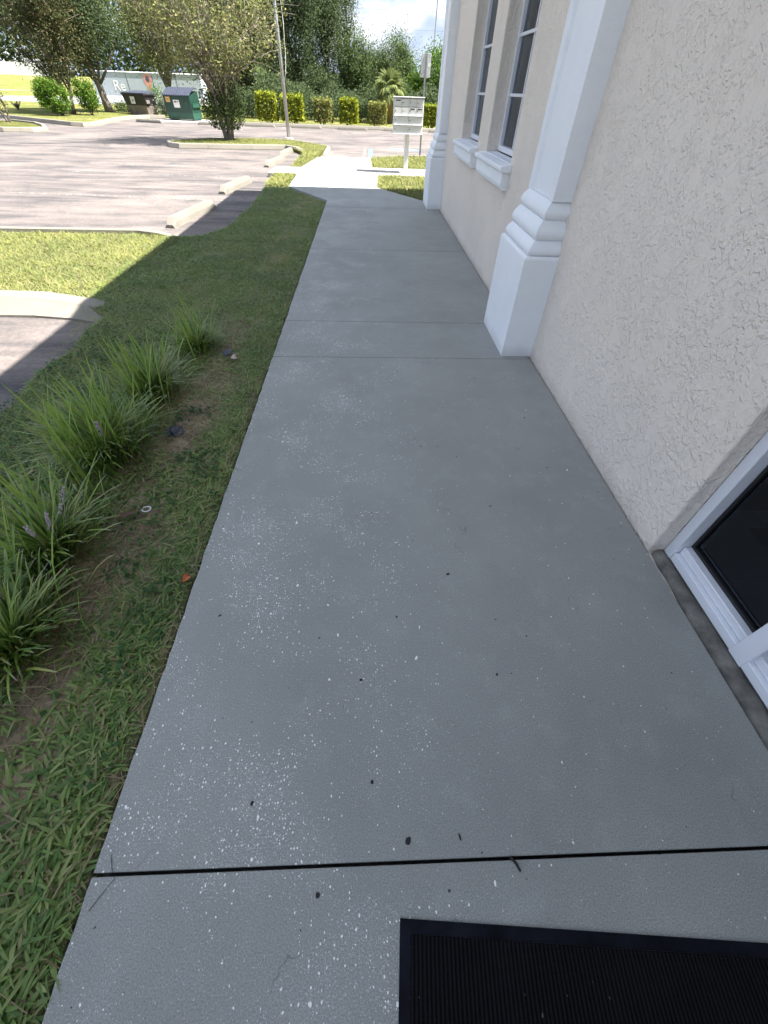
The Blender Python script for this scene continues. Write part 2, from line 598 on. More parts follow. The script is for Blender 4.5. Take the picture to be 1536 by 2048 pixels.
def slabpoly(name, poly, z0, z1, m, parent=None, ch=0.006):
    bm = bmesh.new()
    lo = [bm.verts.new((x, y, z0)) for x, y in poly]
    hi = [bm.verts.new((x, y, z1)) for x, y in poly]
    n = len(poly)
    bm.faces.new(list(reversed(lo)))
    top = bm.faces.new(hi)
    for i in range(n):
        bm.faces.new((lo[i], lo[(i + 1) % n], hi[(i + 1) % n], hi[i]))
    bmesh.ops.recalc_face_normals(bm, faces=bm.faces)
    if ch:
        bmesh.ops.bevel(bm, geom=list(top.edges), offset=ch, segments=2, affect='EDGES', profile=0.5)
    me = bpy.data.meshes.new(name)
    bm.to_mesh(me)
    bm.free()
    return obj(name, me, m, parent)


sheet('ground', [(-900, -300), (900, -300), (900, 1500), (-900, 1500)], -0.14, M_FIELD)
lot = sheet('parking_lot', [(-60, -12), (16, -12), (16, 33.9), (-9.2, 33.9), (-9.2, 37.4), (-13.9, 37.4), (-60, 60)], Z_ASPH, M_ASPH)

VERGE = [(-0.83, -2), (-0.83, 10.38), (-1.81, 11.93), (-1.83, 13.98), (-2.45, 13.98), (-2.38, 12.0), (-2.34, 11.3), (-2.30, 10.5), (-2.26, 9.7), (-2.30, 8.9),
         (-2.28, 8.4), (-2.36, 7.9), (-2.55, 7.5), (-2.9, 7.4), (-3.4, 7.46), (-9, 7.3), (-9, 4.72), (-3.4, 4.72), (-3.0, 4.55), (-2.62, 4.30),
         (-2.66, 3.95), (-2.58, 3.5), (-2.65, 3.1), (-2.57, 2.6), (-2.62, 2.1), (-2.6, -2)]
ISLAND = [(-1.86, 15.34), (-1.62, 18.0), (-1.57, 21.6), (-3.3, 23.6), (-5, 23.7), (-6.5, 23.0), (-7.45, 21.8), (-7.5, 21.15), (-6.9, 20.35), (-5, 20.6),
          (-3, 20.95), (-2.22, 19.1), (-2.2, 15.34)]
RIGHT1 = [(0.33, 14.05), (0.27, 12.2), (1.22, 10.62), (9, 10.65), (9, 14.05)]
RIGHT2 = [(0.20, 15.65), (9, 15.65), (9, 19.0), (1.0, 18.75), (0.15, 17.9)]
FARLAWN = [(-70, 62), (-30, 38.9), (-20.8, 32.9), (-17.5, 30.7), (-15.1, 29.0), (-14.15, 28.95), (-14.1, 29.6), (-14.75, 33), (-14.85, 36), (-14.2, 37.3),
           (-13.2, 37.55), (-9.4, 37.55), (-9.3, 33.8), (16, 33.8), (16, 49), (-24, 52)]
SMALLISL = [(-30, 34.5), (-18.2, 29.2), (-16.4, 28.0), (-15.3, 26.6), (-14.5, 25.2), (-15.6, 24.6), (-26, 28)]


def verge(name, poly, z=-0.03, m=None):
    o = slabpoly(name, poly, -0.13, z, m or M_SOIL, None, 0.015)
    o['kind'] = 'structure'
    return o


verge('verge_soil', VERGE)
verge('island_turf', ISLAND, -0.01, M_TURF)
verge('mailbox_verge', RIGHT1, -0.02, M_TURF)
verge('sign_verge', RIGHT2, -0.02, M_TURF)
verge('far_lawn', FARLAWN, 0.0, M_FIELD)
verge('corner_turf', SMALLISL, 0.0, M_TURF)

# the road and footpath that run off behind the left-hand trees
d_ = np.array([0.62, 0.785])


def strip(name, a, b, back, fwd, z, m):
    a, b = np.array(a), np.array(b)
    return sheet(name, [tuple(a - d_ * back), tuple(a + d_ * fwd), tuple(b + d_ * fwd), tuple(b - d_ * back)], z, m)


M_ROAD = simple('pale_road', (0.30, 0.29, 0.28), 0.9, 0.1, 1.0)
strip('road', (-30.0, 52.6), (-42.5, 74.0), 45, 60, -0.125, M_ROAD)
strip('footpath', (-61, 99), (-66, 108), 60, 60, -0.12, M_CONC_PLAIN)
# grass bank in front of the white fence
nx, ny = 24, 14
bx_ = np.linspace(-190, -20, nx)
by_ = np.linspace(104, 170, ny)
X, Y = np.meshgrid(bx_, by_)
t_ = np.clip((Y - 106 - 0.06 * (X + 60)) / 22, 0, 1)
Z = -0.2 + 1.9 * t_ * t_ * (3 - 2 * t_) + 0.15 * vnoise(X / 9, Y / 9, 3)
V = np.stack([X.ravel(), Y.ravel(), Z.ravel()], 1)
Q = [(j * nx + i, j * nx + i + 1, (j + 1) * nx + i + 1, (j + 1) * nx + i) for j in range(ny - 1) for i in range(nx - 1)]
o = obj('grass_bank', arrays_mesh('grass_bank', V, np.array(Q), smooth=True), M_FIELD)
o['kind'] = 'structure'

# ---------------------------------------------------------------- walkway of concrete slabs
walk = empty('sidewalk', (0, 0, 0), kind='structure')


def wob(a, b, n=26, amp=0.004):
    """slightly chipped edge between two points"""
    a, b = np.array(a), np.array(b)
    d = (b - a) / np.linalg.norm(b - a)
    nn = np.array([-d[1], d[0]])
    return [tuple(a + (b - a) * i / n + nn * (rnd.gauss(0, amp) if 0 < i < n else 0)) for i in range(n)]


XL, XR = -0.81, 1.438
J = [-2.5, 0.055, 3.357, 4.135, 6.735, 9.72]
gap = [0, 0.0045, 0.0035, 0.0035, 0.0045, 0.0055]
for i in range(5):
    y0, y1 = J[i] + gap[i], J[i + 1] - gap[i + 1]
    poly = [(XL, y0), (XR, y0), (XR, y1)] + wob((XL, y1), (XL, y0), 70 if i < 2 else 14, 0.0015)
    slabpoly('slab', poly, -0.11, 0.0, M_CONC, walk, 0.0035 if i < 2 else 0.007)
for poly in ([(XL, 9.7255), (XR, 9.7255), (XR, 10.55), (1.2, 10.6), (0.26, 12.10), (-1.80, 11.95), (XL, 10.38)],
             [(-1.80, 11.955), (0.26, 12.105), (0.315, 14.05), (-1.83, 13.78)],
             [(-1.83, 13.786), (0.315, 14.056), (0.19, 15.60), (-1.86, 15.28)],
             [(-1.86, 15.286), (0.19, 15.606), (0.15, 17.95), (-1.61, 17.80)]):
    slabpoly('slab', poly, -0.11, 0.0, M_CONC if poly[0][1] < 11 else M_CONC_PLAIN, walk, 0.004)  # slabs past the building's shadow take a paler copy, sunlight in its colour
slabpoly('slab', [(0.325, 14.1), (9, 14.1), (9, 15.6), (0.2, 15.6)], -0.11, -0.004, M_CONC_PLAIN, walk, 0.004)
slabpoly('slab', [(-2.62, 13.98), (-1.84, 13.80), (-1.87, 15.28), (-2.62, 15.3)], -0.11, -0.004, M_CONC_PLAIN, walk, 0.004)
slabpoly('slab', [(-13.1, 33.95), (-9.25, 33.95), (-9.25, 37.35), (-13.1, 37.35)], -0.13, -0.07, M_CONC_PLAIN, walk, 0.004)


# ---------------------------------------------------------------- kerbs in separate lengths
def kerb(name, pts, width=0.16, ztop=0.04, piece=1.6, face=0.04, zends=None, m=None):
    """road side is to the RIGHT of the direction of travel"""
    P = [np.array(p, float) for p in pts]
    seg = [np.linalg.norm(P[i + 1] - P[i]) for i in range(len(P) - 1)]
    cum = np.concatenate([[0], np.cumsum(seg)])
    tot = cum[-1]

    def at(s):
        s = min(max(s, 0), tot)
        i = min(np.searchsorted(cum, s, 'right') - 1, len(seg) - 1)
        return P[i] + (P[i + 1] - P[i]) * (s - cum[i]) / seg[i]

    def nrm(s):
        d = at(s + 0.12) - at(s - 0.12)
        d /= np.linalg.norm(d)
        return np.array([d[1], -d[0]])
    root = empty(name, (0, 0, 0), kind='structure')
    k = max(1, int(round(tot / piece)))
    for j in range(k):
        s0, s1 = tot * j / k + 0.006, tot * (j + 1) / k - 0.006
        ss = sorted(set([s0, s1] + [c for c in cum if s0 < c < s1] + list(np.linspace(s0, s1, 5))))
        mb = MB()
        vs, fs = [], []
        for s in ss:
            p, n = at(s), nrm(s)
            zt = ztop
            if zends: zt = np.interp(s / tot, [q[0] for q in zends], [q[1] for q in zends])
            lo = -0.13
            for (a, z) in ((0, lo), (0, Z_ASPH + 0.012 + (zt - Z_ASPH) * 0.08), (-face, zt - 0.02), (-face - 0.02, zt - 0.004), (-face - 0.05, zt),
                           (-width + 0.01, zt), (-width, zt - 0.01), (-width, lo)):
                q = p + n * a
                vs.append((q[0], q[1], z))
        c = 8
        for i in range(len(ss) - 1):
            for q in range(c):
                fs.append((i * c + q, i * c + (q + 1) % c, (i + 1) * c + (q + 1) % c, (i + 1) * c + q))
        fs.append(tuple(range(c)))
        fs.append(tuple(reversed(range((len(ss) - 1) * c, len(ss) * c))))
        mb.add(vs, fs).build('kerb_stone', m or M_KERB, root)
    return root


# front of the near finger of lawn: broad mountable kerb dying into the grass
kerb('finger_kerb', [(-9, 4.36), (-4, 4.37), (-3.4, 4.37), (-2.95, 4.31), (-2.66, 4.22)], 0.36, 0.045, 3.05, 0.16,
     [(0, 0.045), (0.84, 0.045), (0.93, 0.02), (1, -0.06)])
kerb('finger_back_kerb', [(-2.70, 7.30), (-3.0, 7.50), (-3.5, 7.585), (-9, 7.44)], 0.15, 0.03, 1.9, 0.04, [(0, -0.06), (0.1, 0.03), (1, 0.03)])
kerb('island_kerb', [(-7.62, 21.9), (-7.68, 21.1), (-7.4, 20.5), (-6.9, 20.15), (-5, 20.38), (-3.1, 20.73), (-2.72, 20.3), (-2.22, 19.1)], 0.17, 0.05, 1.55, 0.04,
     [(0, 0.05), (0.86, 0.05), (1, -0.04)])
kerb('island_back_kerb', [(-1.45, 19.4), (-1.42, 21.65), (-3.25, 23.75), (-5, 23.87), (-6.6, 23.2), (-7.6, 21.95)], 0.13, 0.02, 1.7, 0.03, [(0, -0.08), (0.12, -0.03), (0.3, 0.02), (1, 0.02)])
kerb('lot_corner_kerb', [(-30, 38.7), (-20.8, 32.7), (-17.5, 30.5), (-15.0, 28.78), (-14.3, 28.6), (-13.95, 28.95), (-14.1, 30.5), (-14.55, 33), (-14.65, 35.8), (-14.1, 37.15), (-13.2, 37.4)],
     0.2, 0.07, 1.9)
kerb('back_kerb', [(-9.1, 33.62), (16, 33.62)], 0.16, 0.05, 2.9)
kerb('small_corner_kerb', [(-26, 27.8), (-15.7, 24.4), (-14.6, 24.7), (-14.25, 25.3), (-15.1, 26.75), (-16.3, 28.25), (-18.1, 29.4)], 0.2, 0.06, 2.2)
kerb('sign_verge_kerb', [(9, 19.15), (1.0, 18.92), (0.2, 18.1)], 0.15, 0.03, 2.0, 0.03, [(0, 0.03), (0.85, 0.03), (1, -0.05)])


# ---------------------------------------------------------------- paint and seams on the asphalt
def ribbon(name, pts, wd, m, z=Z_ASPH + 0.004, parent=None, jit=0.0):
    P = [np.array(p, float) for p in pts]
    vs, fs = [], []
    for i, p in enumerate(P):
        d = P[min(i + 1, len(P) - 1)] - P[max(i - 1, 0)]
        d /= np.linalg.norm(d)
        n = np.array([-d[1], d[0]]) * (wd * 0.5 * (1 + (rnd.uniform(-jit, jit) if jit else 0)))
        vs += [(*(p - n), z), (*(p + n), z)]
        if i: fs.append((2 * i - 2, 2 * i - 1, 2 * i + 1, 2 * i))
    me = bpy.data.meshes.new(name)
    me.from_pydata(vs, [], fs)
    return obj(name, me, m, parent)


for y in (7.75, 10.65, 13.7, 15.4, 18.1):
    ribbon('stall_line', [(-8.2, y + 0.35), (-2.75, y + 0.0)], 0.10, M_PAINT, parent=lot)
for x in (-7.6, -4.9, -2.1, 0.6, 3.3):
    ribbon('stall_line', [(x + 1.3, 28.6), (x, 33.2)], 0.10, M_PAINT, parent=lot)
M_SEAM = simple('seam_tar', (0.05, 0.047, 0.048), 0.8, 0.3, 3.0)
ribbon('seam', [(-20 + i * 0.55 + rnd.uniform(-.1, .1), 15.2 + i * 0.36 + rnd.uniform(-.06, .06)) for i in range(17)] +
       [(-10.2, 22.6), (-9.3, 24.6), (-8.2, 25.6), (-6, 25.9), (-4, 25.95), (-1, 26.3), (3, 26.8), (9, 27.6)], 0.13, M_SEAM, parent=lot, jit=0.5)
ribbon('oil_stain', [(-5.4, 7.85), (-4.9, 7.95), (-4.5, 7.9)], 0.10, M_SEAM, parent=lot, jit=0.6)
ribbon('crosswalk_line', [(-0.10, 18.8), (-0.02, 22.6)], 0.12, M_PAINT, parent=lot)
ribbon('access_line', [(0.14, 18.8), (0.20, 22.4)], 0.16, M_BLUE, parent=lot)
ribbon('crosswalk_bar', [(-1.5, 19.0), (-0.15, 19.2)], 0.12, M_PAINT, parent=lot)
ribbon('crosswalk_bar', [(-1.4, 20.4), (-0.1, 20.6)], 0.12, M_PAINT, parent=lot)
ribbon('access_symbol', [(1.0, 22.5), (2.2, 22.15)], 0.55, M_BLUE, parent=lot)
ribbon('access_symbol_bar', [(1.2, 22.42), (2.0, 22.2)], 0.16, M_PAINT, z=Z_ASPH + 0.008, parent=lot)

# ---------------------------------------------------------------- the building on the right
bld = empty('stucco_building', (1.45, 1.0, 0), label='beige stucco building with white pilasters along the right of the walkway', cat='building')


def bpart(mb, name, m, parent=None, smooth=False):
    """children given in world coordinates"""
    o = mb.build(name, m, parent or bld, smooth=smooth)
    off = Vector(bld.location)
    o.location = -off if parent is None else Vector((0, 0, 0))
    return o


def wall_with_openings(x0, x1, y0, y1, z0, z1, holes):
    ys = sorted({y0, y1} | {h[0] for h in holes} | {h[1] for h in holes})
    zs = sorted({z0, z1} | {h[2] for h in holes} | {h[3] for h in holes})

    def solid(i, j):
        if i < 0 or j < 0 or i >= len(ys) - 1 or j >= len(zs) - 1: return False
        cy, cz = (ys[i] + ys[i + 1]) / 2, (zs[j] + zs[j + 1]) / 2
        return not any(h[0] < cy < h[1] and h[2] < cz < h[3] for h in holes)
    mb = MB()
    for i in range(len(ys) - 1):
        for j in range(len(zs) - 1):
            if not solid(i, j): continue
            a, b, c, d = ys[i], ys[i + 1], zs[j], zs[j + 1]
            mb.add([(x0, a, c), (x0, b, c), (x0, b, d), (x0, a, d)], [(0, 3, 2, 1)])
            mb.add([(x1, a, c), (x1, b, c), (x1, b, d), (x1, a, d)], [(0, 1, 2, 3)])
            if not solid(i - 1, j): mb.add([(x0, a, c), (x1, a, c), (x1, a, d), (x0, a, d)], [(0, 1, 2, 3)])
            if not solid(i + 1, j): mb.add([(x0, b, c), (x1, b, c), (x1, b, d), (x0, b, d)], [(3, 2, 1, 0)])
            if not solid(i, j - 1): mb.add([(x0, a, c), (x1, a, c), (x1, b, c), (x0, b, c)], [(3, 2, 1, 0)])
            if not solid(i, j + 1): mb.add([(x0, a, d), (x1, a, d), (x1, b, d), (x0, b, d)], [(0, 1, 2, 3)])
    me = bpy.data.meshes.new('wall')
    me.from_pydata(mb.v, [], mb.f)
    bm = bmesh.new()
    bm.from_mesh(me)
    bmesh.ops.remove_doubles(bm, verts=bm.verts, dist=1e-5)
    be = [e for e in bm.edges if len(e.link_faces) == 2 and e.calc_face_angle(0) > 1.2 and min(v.co.x for v in e.verts) < x0 + 1e-4]
    bmesh.ops.bevel(bm, geom=be, offset=0.012, segments=3, affect='EDGES', profile=0.5)
    bm.to_mesh(me)
    bm.free()
    return me


WINS = [(5.26, 6.45), (7.0, 8.26)]
me = wall_with_openings(1.45, 1.70, -8.0, 10.44, -0.12, 5.05,
                        [(a, b, 1.11, 3.62) for a, b in WINS] + [(-2.6, 1.23, -0.02, 2.6)])
wo = obj('wall', me, M_WALL, bld, -bld.location)
bpart(MB().box((1.703, 10.19, -0.12), (11.45, 10.438, 5.05)).box((11.2, -8, -0.12), (11.447, 10.187, 5.05)).box((1.703, -8, -0.12), (11.197, -7.75, 5.05)), 'side_wall', M_WALL)
# hipped roof with a deep soffit
M_ROOF = simple('roof_shingle', (0.16, 0.14, 0.13), 0.9, 0.2, 8.0)
ex0, ex1, ey0, ey1, ez = 0.43, 12.35, -8.9, 11.40, 5.10
rf = MB()
rf.add([(ex0, ey0, ez), (ex1, ey0, ez), (ex1, ey1, ez), (ex0, ey1, ez), (6.45, -3.0, 7.5), (6.45, 5.5, 7.5)], [(0, 1, 4), (1, 2, 5, 4), (2, 3, 5), (3, 0, 4, 5)])
roof = bpart(rf, 'roof', M_ROOF)
bpart(MB().box((ex0 + .03, ey0 + .03, ez - 0.042), (ex1 - .03, ey1 - .03, ez - 0.003)), 'soffit', M_TRIM)
fm = MB()
fm.box((ex0, ey0, ez - 0.2), (ex0 + .027, ey1, ez - 0.002)).box((ex1 - .027, ey0, ez - 0.2), (ex1, ey1, ez - 0.002))
fm.box((ex0 + .03, ey1 - .027, ez - 0.2), (ex1 - .03, ey1, ez - 0.002)).box((ex0 + .03, ey0, ez - 0.2), (ex1 - .03, ey0 + .027, ez - 0.002))
bpart(fm, 'fascia', M_TRIM)


def pilaster(yc):
    p = empty('pilaster', (0, yc - bld.location.y, 0))
    p.parent = bld
    p['label'] = 'white moulded pilaster'
    XW = 1.452 - bld.location.x

    def loft(levels, name, plan=None, sub=None):
        mb = MB()
        rings = []
        for z, pr, h in levels:
            if plan: rings.append([(x, y, z) for x, y in plan(pr, h)])
            else: rings.append([(XW, -h, z), (XW - pr, -h, z), (XW - pr, h, z), (XW, h, z)])
        n = len(rings[0])
        vs = [q for r in rings for q in r]
        fs = [(i * n + k, i * n + (k + 1) % n, (i + 1) * n + (k + 1) % n, (i + 1) * n + k) for i in range(len(rings) - 1) for k in range(n)]
        fs += [tuple(range(n)), tuple(reversed(range((len(rings) - 1) * n, len(rings) * n)))]
        return mb.add(vs, fs).build(name, M_TRIM, p)
    loft([(0.002, 0.262, 0.382), (0.745, 0.262, 0.382), (0.757, 0.258, 0.378), (0.765, 0.246, 0.366)], 'plinth')
    # three rounded courses
    lv = []
    z = 0.766
    for (pr, h, hh, r) in ((0.236, 0.362, 0.092, 0.018), (0.208, 0.342, 0.120, 0.024), (0.172, 0.322, 0.105, 0.022)):
        for k in range(13):
            u = k / 12
            bul = r * math.sin(math.pi * u ** 0.75)
            tp = 0.020 * u ** 2
            lv.append((z + hh * u, pr - r * 0.7 + bul - tp, h - r * 0.7 + bul - tp))
        z += hh + 0.001
    loft(lv, 'moulding')
    plan = lambda pr, h: [(XW, -h), (XW - pr, -h), (XW - pr, -h + 0.085), (XW - pr + 0.022, -h + 0.105), (XW - pr + 0.022, h - 0.105), (XW - pr, h - 0.085), (XW - pr, h), (XW, h)]
    loft([(z + 0.001, 0.140, 0.305), (5.0, 0.140, 0.305)], 'shaft', plan)


pilaster(3.785)
pilaster(10.085)

M_SCREEN = simple('window_screen', (0.075, 0.078, 0.088), 0.7, 0.08, 3.0, bs=0)
for a, b in WINS:
    wn = empty('window', (0, 0, 0))
    wn.parent = bld
    wn.location = -bld.location
    wn['label'] = 'tall white framed window with small panes'
    x0, x1, zb_, zt_ = 1.592, 1.65, 1.135, 3.60
    MB().cbox((x0, a + .002, zb_), (x1, a + 0.055, zt_)).build('frame_stile', M_ALU, wn)
    MB().cbox((x0, b - 0.055, zb_), (x1, b - .002, zt_)).build('frame_stile', M_ALU, wn)
    MB().cbox((x0 - 0.006, a + .057, zb_), (x1, b - 0.057, zb_ + 0.05)).build('frame_rail', M_ALU, wn)
    MB().cbox((x0 - 0.006, a + .057, zt_ - 0.05), (x1, b - 0.057, zt_)).build('frame_rail', M_ALU, wn)
    mid = (a + b) / 2
    MB().cbox((x0 + 0.012, mid - 0.0125, zb_ + 0.052), (x1 - 0.02, mid + 0.0125, zt_ - 0.052), 0.003).build('muntin', M_ALU, wn)
    zs = [zb_ + 0.052] + [1.595, 2.025, 2.455, 2.885] + [zt_ - 0.052]
    for zz in zs[1:-1]:
        MB().cbox((x0 + 0.010, a + 0.057, zz - 0.0125), (x1 - 0.022, b - 0.057, zz + 0.0125), 0.003).build('muntin', M_ALU, wn)
    for k in range(5):
        for (p, q) in ((a + 0.056, mid - 0.0127), (mid + 0.0127, b - 0.056)):
            MB().box((1.632, p, zs[k] + 0.0127 * (k > 0)), (1.637, q, zs[k + 1] - 0.0127 * (k < 4))).build('pane', M_GLASS, wn)
    MB().box((1.668, a + .004, zb_), (1.676, b - .004, zt_ - .004)).build('screen', M_SCREEN, wn)
    # sill: ledge, block, lip
    sl = empty('window_sill', (0, 0, 0))
    sl.parent = bld
    sl.location = -bld.location

    def run(name, prof, e):
        vs, fs = [], []
        for yy, s in ((a - e, 1), (b + e, 1)):
            vs += [(x, yy, z) for x, z in prof]
        n = len(prof)
        fs = [tuple(range(n)), tuple(reversed(range(n, 2 * n)))] + [(i, (i + 1) % n, n + (i + 1) % n, n + i) for i in range(n)]
        MB().add(vs, fs).build(name, M_TRIM, sl)
    run('ledge', [(1.449, 1.060), (1.357, 1.060), (1.342, 1.070), (1.340, 1.094), (1.350, 1.104), (1.449, 1.118)], 0.085)
    MB().box((1.449, a + .003, 1.1105), (1.592, b - .003, 1.122)).build('ledge', M_TRIM, sl)
    run('block', [(1.449, 0.945), (1.375, 0.945), (1.370, 0.96), (1.370, 1.059), (1.449, 1.059)], 0.062)
    run('lip', [(1.449, 0.915), (1.400, 0.915), (1.388, 0.925), (1.388, 0.944), (1.449, 0.944)], 0.062)

# storefront: white aluminium frame, black gaskets, tinted glass
sf = empty('storefront', (0, 0, 0))
sf.parent = bld
sf.location = -bld.location
sf['label'] = 'white aluminium storefront with tinted glass'
FX = 1.53
MB().cbox((FX, 1.175, 0.0), (FX + 0.115, 1.227, 2.6), 0.003).build('jamb', M_ALU, sf)
MB().cbox((FX, -2.55, 0.004), (FX + 0.115, 1.172, 0.052), 0.003).build('sill_rail', M_ALU, sf)
MB().cbox((FX + 0.022, -2.55, 0.054), (FX + 0.115, 1.172, 0.098), 0.003).build('sill_rail', M_ALU, sf)
MB().cbox((FX, -2.55, 2.52), (FX + 0.115, 1.172, 2.6), 0.003).build('head_rail', M_ALU, sf)
mull = [0.655, -0.42, -1.5]
for y in mull:
    MB().cbox((FX - 0.004, y - 0.038, 0.002), (FX + 0.115, y + 0.038, 2.518), 0.003).build('mullion', M_ALU, sf)
edges = [1.172] + [v for y in mull for v in (y + 0.04, y - 0.04)] + [-2.55]
for k in range(0, len(edges), 2):
    y1, y0 = edges[k], edges[k + 1]
    g = MB()
    gx0, gx1 = FX + 0.055, FX + 0.085
    g.box((gx0, y1 - 0.014, 0.10), (gx1, y1 - .001, 2.515)).box((gx0, y0 + .001, 0.10), (gx1, y0 + 0.014, 2.515))
    g.box((gx0, y0 + 0.015, 0.10), (gx1, y1 - 0.015, 0.116)).box((gx0, y0 + 0.015, 2.50), (gx1, y1 - 0.015, 2.515))
    g.build('gasket', M_BLACK, sf)
    MB().box((FX + 0.067, y0 + 0.0152, 0.1165), (FX + 0.073, y1 - 0.0152, 2.4995)).build('glass_pane', M_GLASS, sf)
M_GROUT = simple('stained_mortar', (0.14, 0.132, 0.115), 0.9, 0.6, 9.0, bs=0.6, bd=0.01, bscale=35)
vs, fs = [], []
k = 46
for i in range(k + 1):
    y = 1.222 - (1.222 + 2.5) * i / k
    j1, j2 = rnd.uniform(-.004, .004), rnd.uniform(-.004, .004)
    xa = 1.462 - 0.012 * math.sin(min(1, i / 6) * math.pi / 2)
    vs += [(xa + j1, y, -0.03), (xa + 0.012 + j1, y, -0.004 + j2 * .5), (1.50 + j2, y, 0.006 + j1), (1.529, y, 0.002), (1.529, y, -0.03)]
    if i:
        for q in range(4): fs.append(((i - 1) * 5 + q, i * 5 + q, i * 5 + q + 1, (i - 1) * 5 + q + 1))
o = MB().add(vs, fs).build('mortar_bed', M_GROUT, bld, smooth=True)
o.location = -bld.location
# the room behind the glass
M_TILE = simple('dark_floor_tile', (0.36, 0.32, 0.29), 0.35, 0.12, 3.0)
M_ROOM = simple('room_wall', (0.34, 0.31, 0.27), 0.8, 0.05)
room = empty('lobby', (0, 0, 0))
room.parent = bld
room.location = -bld.location
tm = MB().cbox((0.003, 0.003, 0), (0.452, 0.452, 0.018), 0.002).mesh('floor_tile')
for i in range(7):
    for j in range(9):
        obj('floor_tile', tm, M_TILE, room, (1.72 + i * 0.455, -2.6 + j * 0.455, 0.0))
MB().box((1.703, -2.7, -0.1), (5.2, 2.2, -0.004)).build('floor_bed', M_BLACK, room)
MB().box((5.0, -2.7, 0.0), (5.15, 2.2, 2.8)).box((1.71, 1.75, 0.0), (4.99, 1.85, 2.8)).box((1.71, -2.7, 0), (4.99, -2.6, 2.8)).build('partition', M_ROOM, room)
MB().box((1.71, -2.7, 2.81), (5.15, 2.2, 2.85)).build('ceiling', M_ROOM, room)
MB().cbox((2.05, 0.75, 0.02), (2.9, 1.35, 0.032)).build('inner_mat', M_BLACK, room)
# ---------------------------------------------------------------- things on the walkway
M_RUB = simple('mat_rubber', (0.006, 0.007, 0.011), 0.8, 0.7, 9.0, bs=0.25, bd=0.003, bscale=150, spec=0.1)


def ribbed_mat():
    m, t, b, v, o = newmat('ribbed_carpet')
    x = N(t, 'ShaderNodeSeparateXYZ', None, Vector=v).outputs[0]
    wv = math_(t, 'SINE', math_(t, 'MULTIPLY', x, 2 * math.pi / 0.011))
    n1 = noise(t, v, 300.0, 3.0, 0.8)
    n2 = noise(t, v, 5.0, 5.0, 0.6)
    c = mix(t, ramp(t, math_(t, 'ADD', wv, math_(t, 'MULTIPLY', n1, 0.8)), -0.8, 1.4), (0.003, 0.003, 0.004), (0.011, 0.0115, 0.0135))
    c = mix(t, math_(t, 'MULTIPLY', ramp(t, n2, 0.45, 0.75), 0.5), c, (0.011, 0.012, 0.014))
    lint = voro_specks(t, v, 55.0, 0.03, 0.04, 0.10, (1, 0.5, 1))
    c = mix(t, math_(t, 'MULTIPLY', lint, 0.5), c, (0.25, 0.25, 0.24))
    setc(t, b, c)
    b.inputs['Roughness'].default_value = 1.0
    b.inputs['Specular IOR Level'].default_value = 0.1
    bump(t, b, math_(t, 'ADD', wv, n1), 0.9, 0.004)
    return m


dm = empty('door_mat', (0.085, -0.062, 0.0), R(-4.6), 'black ribbed doormat with rubber border on the grey walkway', 'doormat')
MB().add(*(lambda o_, i_: ([(x, y, z) for (x, y) in o_ for z in (0.001, 0.005)] + [(x, y, 0.007) for (x, y) in i_],
                           [(2 * k, 2 * ((k + 1) % 4), 2 * ((k + 1) % 4) + 1, 2 * k + 1) for k in range(4)] +
                           [(2 * k + 1, 2 * ((k + 1) % 4) + 1, 8 + (k + 1) % 4, 8 + k) for k in range(4)]))(
    [(0, 0), (1.52, 0), (1.52, -0.92), (0, -0.92)], [(0.029, -0.029), (1.491, -0.029), (1.491, -0.891), (0.029, -0.891)])).build('rubber_border', M_RUB, dm)
MB().cbox((0.0295, -0.8905, 0.001), (1.4905, -0.0295, 0.0105), 0.002).build('ribbed_pad', ribbed_mat(), dm)


def flake(pts_n, rx, ry, th, seed):
    q = random.Random(seed)
    poly = [(rx * (0.75 + 0.35 * q.random()) * math.cos(2 * math.pi * k / pts_n), ry * (0.75 + 0.35 * q.random()) * math.sin(2 * math.pi * k / pts_n)) for k in range(pts_n)]
    vs = [(x, y, 0) for x, y in poly] + [(x * 0.85, y * 0.85, th) for x, y in poly]
    n = pts_n
    return MB().add(vs, [tuple(range(n, 2 * n)), tuple(reversed(range(n)))] + [(i, (i + 1) % n, n + (i + 1) % n, n + i) for i in range(n)])


